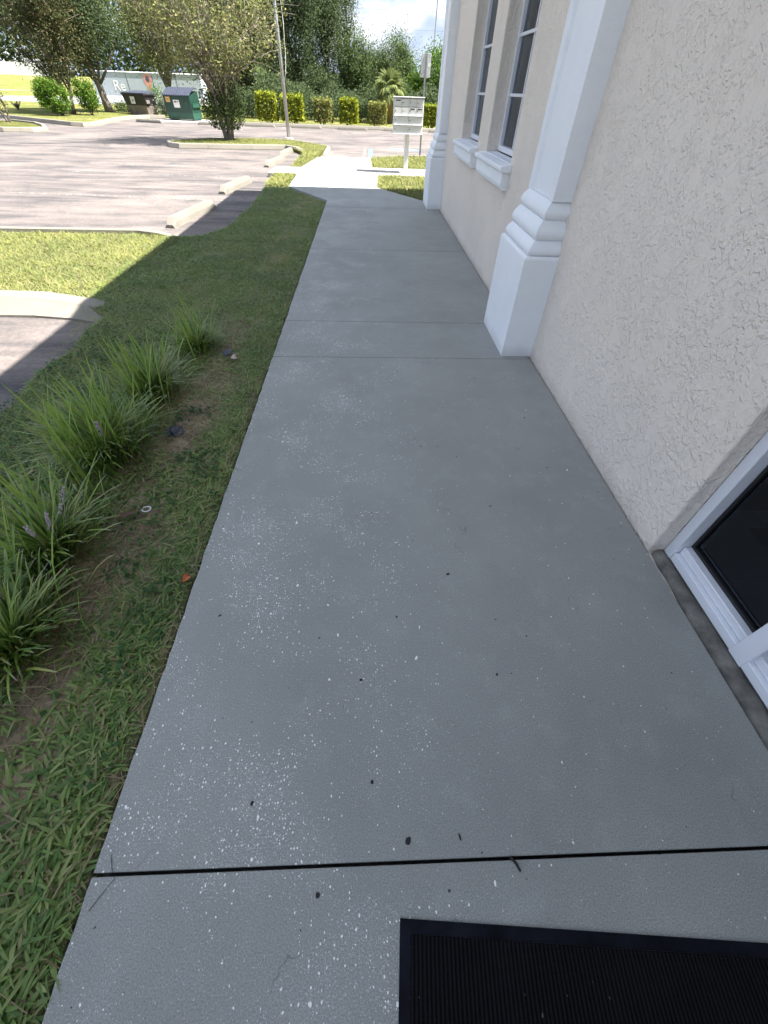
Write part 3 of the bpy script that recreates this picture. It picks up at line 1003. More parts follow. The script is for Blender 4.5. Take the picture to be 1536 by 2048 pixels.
M_DARKBIT = simple('dark_fragment', (0.012, 0.011, 0.010), 0.7, 0.3, 40)
M_BROWN = simple('brown_leaf', (0.10, 0.045, 0.022), 0.6, 0.3, 40)
M_ORANGE = simple('orange_leaf', (0.50, 0.15, 0.055), 0.6, 0.3, 40)
M_PINK = simple('pale_pink_scrap', (0.55, 0.44, 0.42), 0.6, 0.2, 40)
M_WHITE = simple('white_plastic', (0.75, 0.75, 0.73), 0.4, 0.05, 40)
for nm, lab, (x, y), rx, ry, rz, n in (
        ('dark_chip', 'largest black chip on the walkway just beyond the joint above the doormat', (0.12, 0.105), 0.0085, 0.012, -0.5, 9),
        ('dark_chip', 'round black spot on the walkway between the doormat joint and mid slab', (0.01, 0.262), 0.006, 0.0065, 0, 8),
        ('dark_chip', 'black round chip on the small slab left of the doormat', (-0.15, -0.008), 0.0075, 0.008, 0, 9),
        ('dark_chip', 'slim black sliver just above the joint, right of the largest chip', (0.283, 0.11), 0.0035, 0.012, 0.25, 7),
        ('dark_chip', 'comma shaped dark crumb in the middle of the long slab', (0.385, 1.095), 0.011, 0.006, 0.4, 7),
        ('dark_chip', 'small dark crumb on the long slab toward the storefront', (0.515, 0.61), 0.0055, 0.0055, 0, 7),
        ('dark_chip', 'small dark crumb on the long slab, left of the walk centre', (-0.03, 0.60), 0.0065, 0.0065, 0, 7),
        ('dark_chip', 'oval brown-black chip on the long slab near its lower left', (-0.38, 0.215), 0.0055, 0.008, -0.3, 8)):
    tag(flake(n, rx, ry, 0.0025, int(1000 * abs(x) + n)).build(nm, M_DARKBIT, None, (x, y, 0.0004), (0, 0, rz)), lab, 'debris', 'dark bits of debris on the walkway')
tw = MB().tube([(0.428, 0.058, 0.003), (0.443, 0.043, 0.004), (0.452, 0.024, 0.003)], [0.0035, 0.0045, 0.003], 6).build('twig', M_DARKBIT)
tag(tw, 'short black twig lying across the joint above the doormat', 'twig')
th = MB().tube([(-0.775, 0.10, 0.002), (-0.755, 0.062, 0.004), (-0.74, 0.045, 0.006), (-0.76, 0.02, 0.003), (-0.785, -0.02, 0.002)], 0.0008, 5).build('thread', M_DARKBIT)
tag(th, 'thin dark stem curling over the walkway edge at the joint', 'stem')

# ---------------------------------------------------------------- wheel stops
def wheel_stop_mesh(L):
    mb = MB()
    prof = [(-0.09, 0), (-0.08, 0.08), (-0.058, 0.138), (0.058, 0.138), (0.08, 0.08), (0.09, 0)]
    vs = []
    for (yy, k) in ((-L / 2, 0.0), (-L / 2 + 0.11, 1.0), (L / 2 - 0.11, 1.0), (L / 2, 0.0)):
        for x, z in prof:
            vs.append((x * (0.88 if k == 0 else 1), yy, z * (0.35 if k == 0 else 1)))
    n = len(prof)
    fs = [(i * n + q, i * n + (q + 1) % n, (i + 1) * n + (q + 1) % n, (i + 1) * n + q) for i in range(3) for q in range(n)]
    fs += [tuple(range(n)), tuple(reversed(range(3 * n, 4 * n)))]
    return mb.add(vs, fs).mesh('wheel_stop')


wsm = wheel_stop_mesh(1.78)
M_STOP = concrete_mat('wheel_stop_concrete', (0.19, 0.177, 0.148), flecks=False)
for (x, y, rz, lab) in ((-3.17, 9.08, -8, 'nearest concrete wheel stop beside the shaded grass verge'),
                        (-3.08, 12.25, -8, 'second concrete wheel stop along the verge, before the crossing pad'),
                        (-2.86, 16.75, -8, 'third concrete wheel stop along the verge, past the crossing pad'),
                        (-2.86, 19.35, -4, 'farthest of the verge wheel stops, against the island kerb')):
    o = obj('wheel_stop', wsm, M_STOP, None, (x, y, Z_ASPH), (0, 0, R(rz)))
    tag(o, lab, 'wheel stop', 'wheel stops beside the verge')
for i, x in enumerate((-8.9, -6.2, -3.5, -0.8, 1.9, 4.6)):
    o = obj('wheel_stop', wsm, M_STOP, None, (x, 32.75, Z_ASPH), (0, 0, R(90)))
    where = ['right beside the green dumpster', 'in front of the hedge behind the island tree', 'just right of the flagpole', 'in front of the middle hedges',
             'hidden partly by the mailbox', 'at the far right beyond the sign post'][i]
    tag(o, 'pale wheel stop along the back kerb, ' + where, 'wheel stop', 'wheel stops along the back kerb')
tag(obj('wheel_stop', wsm, M_STOP, None, (-12.7, 33.2, Z_ASPH), (0, 0, R(72))), 'pale wheel stop in front of the two dumpsters', 'wheel stop', 'wheel stops along the back kerb')

# ---------------------------------------------------------------- cluster mailbox
M_BOX = simple('mailbox_grey', (0.42, 0.42, 0.40), 0.45, 0.05, 10, bs=0.05)
M_BOXL = simple('mailbox_light', (0.58, 0.585, 0.57), 0.45, 0.04, 10, bs=0.05)
mbx = empty('cluster_mailbox', (1.11, 14.75, 0.0), 0.0, 'grey cluster mailbox with many doors on a square pedestal', 'mailbox')
MB().cbox((-0.058, -0.05, -0.004), (0.058, 0.07, 0.80)).build('pedestal', M_BOXL, mbx)
MB().cbox((-0.12, -0.11, -0.004), (0.12, 0.13, 0.012)).build('base_plate', M_BOX, mbx)
MB().cbox((-0.385, -0.19, 0.80), (0.385, 0.24, 1.47), 0.01).build('cabinet', M_BOX, mbx)
MB().cbox((-0.40, -0.225, 1.471), (0.40, 0.25, 1.492), 0.006).build('hood', M_BOX, mbx)


def mdoor(x0, x1, z0, z1, slot, lock=True):
    d = MB().cbox((x0, -0.206, z0), (x1, -0.191, z1), 0.004).build('door', M_BOXL, mbx)
    if slot: MB().box((x0 + 0.03, -0.2085, z1 - 0.04), (x1 - 0.03, -0.2062, z1 - 0.022)).build('slot', M_BLACK, d)
    if lock: MB().tube([(x0 + 0.03, -0.206, (z0 + z1) / 2), (x0 + 0.03, -0.213, (z0 + z1) / 2)], 0.011, 8).build('lock', M_BLACK, d)


cols = np.linspace(-0.375, 0.375, 5)
for r_, (z0, z1) in enumerate(((1.315, 1.455), (1.165, 1.305))):
    for c_ in range(4):
        mdoor(cols[c_] + .004, cols[c_ + 1] - .004, z0, z1, (r_ == 0 and c_ == 0) or (r_ == 1 and c_ >= 2), not (r_ == 0 and c_ == 0))
for (z0, z1) in ((0.995, 1.135), (0.825, 0.965)):
    for c_ in (0, 2):
        mdoor(cols[c_] + .004, cols[c_ + 2] - .004, z0, z1, False)
for z in (1.150, 0.980, 0.808):
    MB().cbox((-0.385, -0.228, z - 0.010), (0.385, -0.1905, z + 0.010), 0.004).build('ledge', M_ALU, mbx)

# ---------------------------------------------------------------- street sign seen from behind
M_STEEL = simple('galvanised_steel', (0.42, 0.43, 0.44), 0.38, 0.12, 14, metal=0.75, bs=0.05)
M_SIGNB = simple('sign_back', (0.50, 0.51, 0.52), 0.5, 0.06, 8, metal=0.2, bs=0.03)
sg = empty('street_sign', (1.93, 19.1, 0), R(-3), 'grey sign seen from behind on a thin steel post past the mailbox', 'sign')
MB().box((-0.028, -0.004, -0.03), (0.028, 0.0, 2.42)).box((-0.028, -0.0245, -0.03), (-0.024, -0.0042, 2.42)).box((0.024, -0.0245, -0.03), (0.028, -0.0042, 2.42)).build('post', M_STEEL, sg)
MB().cbox((-0.155, 0.003, 1.90), (0.155, 0.008, 2.42), 0.002).build('panel', M_SIGNB, sg)
MB().box((0.06, 0.0012, 2.14), (0.145, 0.0028, 2.22)).build('sticker', M_WHITE, sg)
for z in (2.02, 2.32): MB().tube([(0, -0.004, z), (0, -0.012, z)], 0.008, 6).build('bolt', M_STEEL, sg)

# ---------------------------------------------------------------- flagpole
fp = empty('flagpole', (-3.54, 25.3, 0), 0, 'tall bare silver flagpole with a loose halyard behind the island', 'flagpole')
MB().tube([(0, 0, -0.12), (0, 0, 3.0), (0, 0, 8.5)], [0.075, 0.07, 0.045], 14).build('pole', M_STEEL, fp, smooth=True)
MB().tube([(0, 0, -0.11), (0, 0, -0.04), (0, 0, -0.02)], [0.22, 0.20, 0.12], 16).build('base_collar', M_CONC_PLAIN, fp)
MB().tube([(0.05, -0.03, 1.72), (0.16, -0.06, 1.95), (0.22, -0.06, 2.4), (0.27, -0.05, 3.3), (0.22, -0.05, 5.0), (0.05, -0.05, 8.3)], 0.011, 5).build('halyard', M_WHITE, fp)
MB().box((-0.02, -0.11, 1.66), (0.02, -0.07, 1.78)).build('cleat', M_STEEL, fp)
MB().tube([(0, 0, 8.49), (0, 0, 8.56), (0, 0, 8.64)], [0.05, 0.08, 0.02], 10).build('finial', M_STEEL, fp)

# ---------------------------------------------------------------- dumpsters
M_GREEN = simple('dumpster_green', (0.006, 0.038, 0.026), 0.5, 0.18, 3, bs=0.05)
M_GREEN2 = simple('dumpster_green_faded', (0.012, 0.062, 0.04), 0.55, 0.18, 3, bs=0.05)
M_LID = simple('lid_plastic', (0.035, 0.042, 0.065), 0.5, 0.15, 6, bs=0.05)
M_LAB_O = simple('orange_label', (0.62, 0.36, 0.10), 0.5, 0.1, 30)
M_LAB_W = simple('white_label', (0.70, 0.68, 0.64), 0.5, 0.05, 30)
M_MARK = simple('label_print', (0.12, 0.05, 0.05), 0.6, 0.2, 30, bs=0)
gd = empty('green_dumpster', (-11.45, 36.05, -0.07), R(-12), 'dark green steel dumpster with ribbed black lid at the back of the lot', 'dumpster')
gd.scale = (0.92, 0.92, 0.95)
W_, D_ = 0.93, 0.62
MB().add([(-W_, -D_ + .10, 0.06), (W_, -D_ + .10, 0.06), (W_, D_ - .04, 0.06), (-W_, D_ - .04, 0.06),
          (-W_, -D_ + .06, 0.36), (W_, -D_ + .06, 0.36), (W_, D_, 0.36), (-W_, D_, 0.36)],
         [(3, 2, 1, 0), (4, 5, 6, 7), (0, 1, 5, 4), (1, 2, 6, 5), (2, 3, 7, 6), (3, 0, 4, 7)]).build('lower_body', M_GREEN2, gd)
MB().add([(-W_, -D_ + .06, 0.362), (W_, -D_ + .06, 0.362), (W_, D_, 0.362), (-W_, D_, 0.362),
          (-W_, -D_, 1.12), (W_, -D_, 1.12), (W_, D_, 1.36), (-W_, D_, 1.36)],
         [(3, 2, 1, 0), (4, 5, 6, 7), (0, 1, 5, 4), (1, 2, 6, 5), (2, 3, 7, 6), (3, 0, 4, 7)]).build('body', M_GREEN, gd)
for s in (-1, 1):
    MB().box((s * W_ if s > 0 else -W_ - .09, -D_ + .12, 0.62), (W_ + .09 if s > 0 else -W_, D_ - .1, 0.80)).build('fork_pocket', M_GREEN2, gd)
    MB().box((s * (W_ - .1) - .05, -D_ + .12, 0.0), (s * (W_ - .1) + .05, D_ - .1, 0.06)).build('skid', M_LID, gd)


def curve_lid(y):
    u = (y + D_ + .06) / (2 * D_ + .1)
    return 1.13 + 0.33 * math.sin(min(1, u) * math.pi * 0.62)


for s in (-1, 1):
    x0, x1 = (-W_ - .03, -0.008) if s < 0 else (0.008, W_ + .03)
    ys = np.linspace(-D_ - .06, D_ + .02, 9)
    vs, fs = [], []
    for y in ys:
        z = curve_lid(y)
        vs += [(x0, y, z), (x1, y, z), (x1, y, z + .03), (x0, y, z + .03)]
    for i in range(8):
        for q in range(4): fs.append((4 * i + q, 4 * i + (q + 1) % 4, 4 * i + 4 + (q + 1) % 4, 4 * i + 4 + q))
    fs += [(0, 1, 2, 3), (35, 34, 33, 32)]
    lid = MB().add(vs, fs).build('lid', M_LID, gd)
    for k in range(6):
        xc = x0 + (x1 - x0) * (k + 0.5) / 6
        rb = MB()
        vs, fs = [], []
        for y in ys:
            z = curve_lid(y)
            vs += [(xc - .035, y, z + .031), (xc + .035, y, z + .031), (xc + .02, y, z + .065), (xc - .02, y, z + .065)]
        for i in range(8):
            for q in range(4): fs.append((4 * i + q, 4 * i + (q + 1) % 4, 4 * i + 4 + (q + 1) % 4, 4 * i + 4 + q))
        fs += [(0, 1, 2, 3), (35, 34, 33, 32)]
        rb.add(vs, fs).build('lid_rib', M_LID, lid)
lab1 = MB().box((-0.78, -D_ - .008, 0.84), (-0.48, -D_ + .0, 1.08)).build('orange_notice', M_LAB_O, gd)
MB().box((-0.74, -D_ - .011, 0.98), (-0.52, -D_ - .0085, 1.00)).box((-0.74, -D_ - .011, 0.92), (-0.56, -D_ - .0085, 0.94)).build('print', M_MARK, lab1)
lab2 = MB().box((-0.28, -D_ - .004, 0.60), (0.14, -D_ + .035, 0.95)).build('white_notice', M_LAB_W, gd)
MB().box((-0.22, -D_ - .007, 0.83), (-0.05, -D_ - .0045, 0.90)).box((-0.02, -D_ - .007, 0.85), (0.09, -D_ - .0045, 0.89)).build('print', M_MARK, lab2)

M_BIN = simple('bin_black', (0.018, 0.016, 0.02), 0.5, 0.3, 5, bs=0.05)
M_BINL = simple('bin_rusty_grey', (0.16, 0.135, 0.115), 0.8, 0.3, 4, bs=0.2)
bb = empty('black_dumpster', (-15.0, 38.75, 0.0), R(-24), 'black dumpster with rusty lower half left of the green dumpster', 'dumpster')


def frus(a, z0, b, z1):
    (ax, ay), (bx, by) = a, b
    return MB().add([(-ax, -ay, z0), (ax, -ay, z0), (ax, ay, z0), (-ax, ay, z0), (-bx, -by, z1), (bx, -by, z1), (bx, by, z1), (-bx, by, z1)],
                    [(3, 2, 1, 0), (4, 5, 6, 7), (0, 1, 5, 4), (1, 2, 6, 5), (2, 3, 7, 6), (3, 0, 4, 7)])


frus((0.78, 0.42), 0.0, (0.84, 0.48), 0.45).build('lower_body', M_BINL, bb)
frus((0.84, 0.48), 0.452, (0.93, 0.56), 0.93).build('body', M_BIN, bb)
MB().cbox((-0.98, -0.61, 0.932), (0.98, 0.61, 1.0), 0.01).build('rim', M_BIN, bb)
MB().add([(-0.94, -0.55, 1.002), (0.94, -0.55, 1.002), (0.94, 0.55, 1.10), (-0.94, 0.55, 1.10), (-0.94, -0.55, 1.03), (0.94, -0.55, 1.03), (0.94, 0.55, 1.13), (-0.94, 0.55, 1.13)],
         [(3, 2, 1, 0), (4, 5, 6, 7), (0, 1, 5, 4), (1, 2, 6, 5), (2, 3, 7, 6), (3, 0, 4, 7)]).build('lid', M_LID, bb)
for s in (-1, 1): MB().box((s * .84 - .07, -0.47, 0.55), (s * .84 + .10, -0.20, 0.72)).build('fork_pocket', M_BINL, bb)
lb = MB().box((-0.30, -0.575, 0.52), (0.05, -0.545, 0.86)).build('white_notice', M_LAB_W, bb)
MB().box((-0.17, -0.579, 0.64), (-0.05, -0.5755, 0.71)).build('print', M_MARK, lb)

# ---------------------------------------------------------------- pale blue trailer with lettering
M_TRB = simple('trailer_blue', (0.34, 0.385, 0.43), 0.5, 0.08, 0.6, bs=0)
M_TRW = simple('trailer_white', (0.74, 0.75, 0.76), 0.5, 0.05, 0.6, bs=0)
M_SALM = simple('logo_salmon', (0.55, 0.24, 0.20), 0.5, 0.1, 2, bs=0)
M_NAVY = simple('logo_dark', (0.06, 0.07, 0.11), 0.5, 0.1, 2, bs=0)
tr = empty('lettered_trailer', (-22.4, 60.0, -0.125), R(3), 'long pale blue trailer with white lettering behind the dumpsters', 'trailer')
MB().cbox((-5.0, 0, 0.55), (5.6, 2.4, 2.25), 0.02).build('box_body', M_TRB, tr)
MB().cbox((-5.02, -0.02, 0.05), (5.62, 2.42, 0.548), 0.02).build('white_skirt', M_TRW, tr)
MB().add([(-5.05, -0.06, 2.252), (5.65, -0.06, 2.252), (5.65, 2.46, 2.252), (-5.05, 2.46, 2.252), (-5.05, 1.2, 2.31), (5.65, 1.2, 2.31)],
         [(3, 2, 1, 0), (0, 1, 5, 4), (2, 3, 4, 5), (1, 2, 5), (3, 0, 4)]).build('roof', M_TRW, tr)
for x in (-3.6, -2.6, 4.2):
    MB().tube([(x, 0.05, 0.0), (x, 0.3, 0.0)], 0.3, 14).build('wheel', M_BLACK, tr, (0, 0, 0.30))
for x in (-1.6, 0.9, 3.2): MB().box((x, -0.012, 0.56), (x + 0.05, -0.001, 2.24)).build('panel_seam', M_NAVY, tr)
tc_ = bpy.data.curves.new('lettering', 'FONT')
tc_.body = 'Re'
tc_.size = 1.05
tc_.extrude = 0.006
to_ = bpy.data.objects.new('lettering_source', tc_)
COL.objects.link(to_)
bpy.context.view_layer.update()
tme = bpy.data.meshes.new_from_object(to_.evaluated_get(bpy.context.evaluated_depsgraph_get()))
bpy.data.objects.remove(to_)
tme.materials.clear()
obj('lettering', tme, M_TRW, tr, (-3.05, -0.012, 0.95), (R(90), 0, 0))
pin = [(0.42 * math.cos(a), 0.42 * math.sin(a) + 0.25) for a in np.linspace(R(-25), R(205), 16)] + [(0.0, -0.62)]
vs = [(x, 0, z) for x, z in pin] + [(x, -0.012, z) for x, z in pin]
n = len(pin)
lg = MB().add(vs, [tuple(range(n)), tuple(reversed(range(n, 2 * n)))] + [(i, (i + 1) % n, n + (i + 1) % n, n + i) for i in range(n)]).build('logo', M_SALM, tr, (0.45, -0.002, 1.55))
MB().tube([(0, -0.0125, 0.27), (0, -0.02, 0.27)], 0.20, 12).build('logo_dot', M_NAVY, lg)

# ---------------------------------------------------------------- white fence and a van far left
M_VINYL = simple('white_vinyl', (0.80, 0.80, 0.78), 0.5, 0.03, 1, bs=0)
fn = empty('white_fence', (-79.0, 124.0, 1.55), R(2), 'bright white panel fence along the grass bank at far left', 'fence')
pm = MB().cbox((0.06, -0.03, 0.0), (2.34, 0.03, 1.95), 0.01).mesh('panel')
pp_ = MB().cbox((-0.055, -0.055, -0.2), (0.055, 0.055, 2.05), 0.01).mesh('post')
for i in range(8):
    obj('panel', pm, M_VINYL, fn, (i * 2.4 - 4, 0, 0.03 * math.sin(i)))
    obj('post', pp_, M_VINYL, fn, (i * 2.4 - 4, 0, 0))
M_VANB = simple('van_silver', (0.50, 0.52, 0.56), 0.35, 0.04, 1, bs=0)
vn = empty('silver_van', (-70.5, 130.5, 1.65), R(95), 'pale silver van whose roof shows above the white fence', 'van')
prof = [(-2.4, 0.35), (2.3, 0.35), (2.45, 0.9), (1.6, 1.25), (1.0, 2.45), (-2.3, 2.55), (-2.45, 1.2)]
vs = [(x, -0.95, z) for x, z in prof] + [(x, 0.95, z) for x, z in prof]
n = len(prof)
MB().add(vs, [tuple(range(n)), tuple(reversed(range(n, 2 * n)))] + [(i, (i + 1) % n, n + (i + 1) % n, n + i) for i in range(n)]).build('body', M_VANB, vn)
for (a, b) in ((-2.1, -0.9), (-0.8, 0.4)):
    for s in (-1, 1): MB().box((a, s * 0.955 - .004, 1.5), (b, s * 0.955 + .004, 2.2)).build('window', M_BLACK, vn)
for x in (-1.6, 1.6):
    for s in (-1, 1): MB().tube([(x, s * 0.75, 0.34), (x, s * 0.96, 0.34)], 0.34, 14).build('wheel', M_BLACK, vn)

# ---------------------------------------------------------------- mast and wires far behind
ms_ = empty('radio_mast', (8.1, 72.0, -0.12), 0, 'thin dark mast rising above the trees at right', 'mast')
MB().tube([(0, 0, 0), (0, 0, 6), (0, 0, 14)], [0.10, 0.085, 0.06], 8).build('pole', M_STEEL, ms_)
for k, z in enumerate((5.2, 6.6, 8.0)):
    wo_ = MB().tube([(-60 + i * 10, 75, z + 0.9 * ((i - 7.5) / 7.5) ** 2) for i in range(16)], 0.006, 4).build('overhead_wire', M_DARKBIT)
    tag(wo_, ['lowest', 'middle', 'highest'][k] + ' of three faint overhead wires crossing the sky', 'wire', 'overhead wires')
# ---------------------------------------------------------------- trees, shrubs, hedges
def bark(name, c):
    m, t, b, v, o = newmat(name)
    n1 = noise(t, scaled(t, v, (6, 6, 1.2)), 4.0, 5.0, 0.7)
    setc(t, b, mix(t, ramp(t, n1, 0.3, 0.7), tuple(k * 0.55 for k in c), tuple(k * 1.35 for k in c)))
    b.inputs['Roughness'].default_value = 0.9
    bump(t, b, n1, 0.8, 0.03)
    return m


M_BARK = bark('grey_bark', (0.14, 0.12, 0.10))
M_BARK_P = bark('pale_bark', (0.25, 0.215, 0.18))
M_BARK_D = bark('dark_bark', (0.065, 0.055, 0.048))


def ell_points(n, ells, shell=0.5):
    """points in a union of ellipsoids (cx,cy,cz,rx,ry,rz), biased to the outside"""
    w_ = np.array([e[3] * e[4] * e[5] for e in ells])
    k = rng.choice(len(ells), n, p=w_ / w_.sum())
    E_ = np.array(ells)[k]
    d = rng.normal(size=(n, 3))
    d /= np.linalg.norm(d, axis=1)[:, None]
    r = rng.random(n) ** (1 / 3 * (1 - shell) + 0.02)
    return E_[:, :3] + d * r[:, None] * E_[:, 3:]


def tree(name, label, cat, loc, ells, trunk, m_leaf, m_bark, nclump=60, per=220, sig=0.32, size=0.12, limbs=14, lr=0.05, trunks=1, spread=0.0,
         flat=0.4, droop=0.0, aspect=0.5, vstretch=1.0, group=None, twigs=0, shell=0.5):
    """trunk = (height where it forks, base radius, top radius, lean x, lean y)"""
    root = empty(name, loc, 0, label, cat, group)
    H, r0, r1, lx, ly = trunk
    cl = ell_points(nclump, ells, shell)
    tb = MB()
    forks = []
    for k in range(trunks):
        a = 2 * math.pi * k / trunks + 0.4
        ox, oy = spread * math.cos(a), spread * math.sin(a)
        p0 = (ox * 0.18, oy * 0.18, -0.05)
        pts, rad = [], []
        for i in range(6):
            u = i / 5
            pts.append((p0[0] + (lx * u * u + lx * u) * 0.5 + ox * u + rnd.uniform(-.03, .03) * H * 0.3 * (i > 0), p0[1] + ly * u + oy * u + rnd.uniform(-.03, .03) * H * 0.3 * (i > 0), -0.05 + (H + 0.05) * u))
            rad.append((r0 * (1.25 if i == 0 else 1) * (1 - u) + r1 * u) / (1 if trunks == 1 else 1.35))
        tb.tube(pts, rad, 9)
        forks.append((pts, rad))
    tb.build('trunk', m_bark, root, smooth=True)
    lb_ = MB()
    order = rng.permutation(nclump)[:limbs]
    for c in cl[order]:
        pts, rad = forks[rnd.randrange(trunks)]
        i = rnd.choice([2, 3, 4, 5, 5])
        s = Vector(pts[i])
        e = Vector(c)
        if e.z < s.z: s = Vector(pts[max(1, i - 2)])
        mid = s.lerp(e, 0.5) + Vector((rnd.uniform(-.15, .15), rnd.uniform(-.15, .15), rnd.uniform(0, .25))) * (e - s).length
        q = [s, s.lerp(mid, 0.6), mid, mid.lerp(e, 0.5) + Vector((0, 0, 0.04)), e]
        rr = min(rad[i] * 0.8, lr)
        lb_.tube(q, [rr, rr * .8, rr * .6, rr * .4, rr * .15], 6)
        for _ in range(twigs):
            e2 = e + Vector((rnd.gauss(0, 1), rnd.gauss(0, 1), rnd.gauss(0.3, 0.8))) * sig * 2.2
            m2 = mid.lerp(e, rnd.uniform(0.2, 1.0))
            lb_.tube([m2, m2.lerp(e2, 0.5) + Vector((0, 0, 0.05)), e2], [rr * .35, rr * .22, rr * .1], 4)
    lb_.build('limbs', m_bark, root, smooth=True)
    n = nclump * per
    k = np.repeat(np.arange(nclump), per)
    sg_ = rng.uniform(0.6, 1.4, nclump)[k][:, None] * sig
    off = rng.normal(size=(n, 3)) * sg_
    off[:, 2] *= vstretch * 0.8
    C = cl[k] + off
    C = C[C[:, 2] > 0.05]
    V, q = leaves(C, size, flat, droop, aspect)
    cr = obj('crown', arrays_mesh('crown', V, q), m_leaf, root)
    return root


L_DARK = leafmat('leaf_dark', [(0.055, 0.082, 0.036), (0.09, 0.125, 0.053), (0.13, 0.165, 0.075), (0.07, 0.10, 0.045)], 0.4)
L_MID = leafmat('leaf_mid', [(0.06, 0.095, 0.032), (0.10, 0.145, 0.05), (0.15, 0.19, 0.07), (0.07, 0.11, 0.04)], 0.3)
L_OLIVE = leafmat('leaf_olive', [(0.13, 0.16, 0.05), (0.22, 0.23, 0.08), (0.34, 0.32, 0.12), (0.13, 0.18, 0.055), (0.30, 0.25, 0.13), (0.21, 0.25, 0.07)], 0.3)
L_BROWN = leafmat('leaf_brownish', [(0.05, 0.065, 0.025), (0.10, 0.10, 0.04), (0.17, 0.13, 0.06), (0.045, 0.07, 0.025), (0.09, 0.11, 0.04)], 0.25)
L_BRIGHT = leafmat('leaf_bright', [(0.05, 0.12, 0.015), (0.10, 0.19, 0.022), (0.16, 0.26, 0.03), (0.07, 0.13, 0.02)], 0.35)
L_GOLD = leafmat('leaf_gold', [(0.05, 0.085, 0.012), (0.22, 0.26, 0.022), (0.50, 0.50, 0.04), (0.10, 0.14, 0.018), (0.38, 0.41, 0.035), (0.07, 0.10, 0.015)], 0.35)
L_GOLD2 = leafmat('leaf_gold_dull', [(0.06, 0.085, 0.02), (0.20, 0.21, 0.05), (0.34, 0.33, 0.08), (0.14, 0.13, 0.06), (0.28, 0.29, 0.05), (0.22, 0.17, 0.10)], 0.3)
L_TWIGGY = leafmat('leaf_twiggy', [(0.13, 0.115, 0.055), (0.24, 0.20, 0.11), (0.30, 0.29, 0.08), (0.16, 0.16, 0.05)], 0.25)

# crape myrtle on the island: several stems, thin crown, leafy shoots at the foot
ct = tree('island_tree', 'twiggy olive tree with leafy suckers round its foot on the kerbed island', 'tree', (-5.62, 22.6, -0.01),
          [(0, 0, 3.6, 2.5, 2.2, 1.75), (-0.5, 0.2, 2.5, 1.8, 1.6, 0.9), (0.6, 0, 2.6, 1.7, 1.5, 0.9), (0, 0, 5.0, 1.8, 1.6, 1.0)],
          (2.1, 0.10, 0.035, 0.05, 0.0), L_OLIVE, M_BARK_P, nclump=200, per=88, sig=0.30, size=0.095, limbs=70, lr=0.024, trunks=5, spread=0.5, twigs=5, shell=0.3)
C = ell_points(5200, [(0, 0, 0.85, 0.85, 0.75, 0.62), (0.35, -0.1, 1.2, 0.6, 0.5, 0.6), (-0.35, 0, 1.1, 0.55, 0.5, 0.5)], 0.35)
C = C[C[:, 2] > 0.33]
V, q = leaves(C, 0.085, 0.3, 0.2)
obj('foot_suckers', arrays_mesh('foot_suckers', V, q), L_MID, ct)

# left group behind the corner kerb
tree('spreading_tree', 'brownish tree with pale bent branches between the two round bushes', 'tree', (-18.7, 36.6, 0),
     [(0.1, 0, 3.0, 1.7, 1.5, 1.5), (-0.4, 0, 4.6, 2.2, 1.8, 1.5), (0.4, 0, 6.0, 2.0, 1.8, 1.3), (0.2, 0, 1.9, 0.9, 0.8, 0.6)],
     (2.2, 0.16, 0.07, 0.25, 0), L_BROWN, M_BARK_P, nclump=120, per=240, sig=0.34, size=0.12, limbs=22, lr=0.05, trunks=3, spread=0.4, twigs=1)
tree('oak_tree', 'dark drooping oak with a bare leaning trunk left of the trailer', 'tree', (-17.95, 40.3, 0),
     [(-0.6, 0, 4.6, 2.6, 2.2, 2.0), (0.8, 0, 3.6, 1.9, 1.6, 1.1), (-1.2, 0, 2.9, 1.6, 1.3, 1.1), (-0.2, 0, 6.6, 2.4, 2.2, 1.6)],
     (3.2, 0.26, 0.13, -0.55, 0), L_DARK, M_BARK, nclump=140, per=230, sig=0.36, size=0.13, limbs=36, lr=0.09, droop=1.0, vstretch=1.5)
tree('roadside_tree', 'loose olive tree behind the black dumpster in front of the trailer', 'tree', (-14.3, 42.5, 0),
     [(0, 0, 3.9, 2.0, 1.6, 1.5), (-0.9, 0, 2.7, 1.0, 0.9, 0.8), (0.6, 0, 5.6, 2.2, 1.8, 1.5), (1.4, 0, 2.9, 1.0, 0.9, 0.8)],
     (2.4, 0.14, 0.07, 0.2, 0), L_OLIVE, M_BARK, nclump=100, per=190, sig=0.34, size=0.12, limbs=30, lr=0.06, droop=0.6, vstretch=1.3, twigs=2)
tree('round_bush', 'larger bright green bush at left behind the corner kerb', 'bush', (-18.35, 34.7, 0),
     [(-0.15, 0, 0.85, 0.78, 0.7, 0.72), (-0.35, 0, 1.2, 0.45, 0.4, 0.45)], (0.5, 0.05, 0.03, 0, 0), L_BRIGHT, M_BARK_D, nclump=70, per=130, sig=0.14, size=0.095, limbs=14, lr=0.02, trunks=4, spread=0.2,
     group='bushes behind the corner kerb')
tree('round_bush', 'smaller green bush right of the forked tree trunk', 'bush', (-17.35, 36.3, 0),
     [(0, 0, 0.9, 0.55, 0.5, 0.62), (0.1, 0, 0.7, 0.5, 0.5, 0.4)], (0.5, 0.045, 0.03, 0, 0), L_BRIGHT, M_BARK_D, nclump=50, per=120, sig=0.13, size=0.09, limbs=12, lr=0.02, trunks=3, spread=0.15,
     group='bushes behind the corner kerb')
tree('bare_shrub', 'scrubby brown shrub at the left edge on the small corner of turf', 'shrub', (-17.75, 28.3, 0),
     [(-0.2, 0, 0.75, 0.5, 0.4, 0.35), (-0.4, 0, 1.3, 0.5, 0.4, 0.5)], (0.6, 0.07, 0.04, -0.05, 0), L_BROWN, M_BARK, nclump=26, per=60, sig=0.12, size=0.07, limbs=18, lr=0.03, trunks=3, spread=0.2, twigs=3)
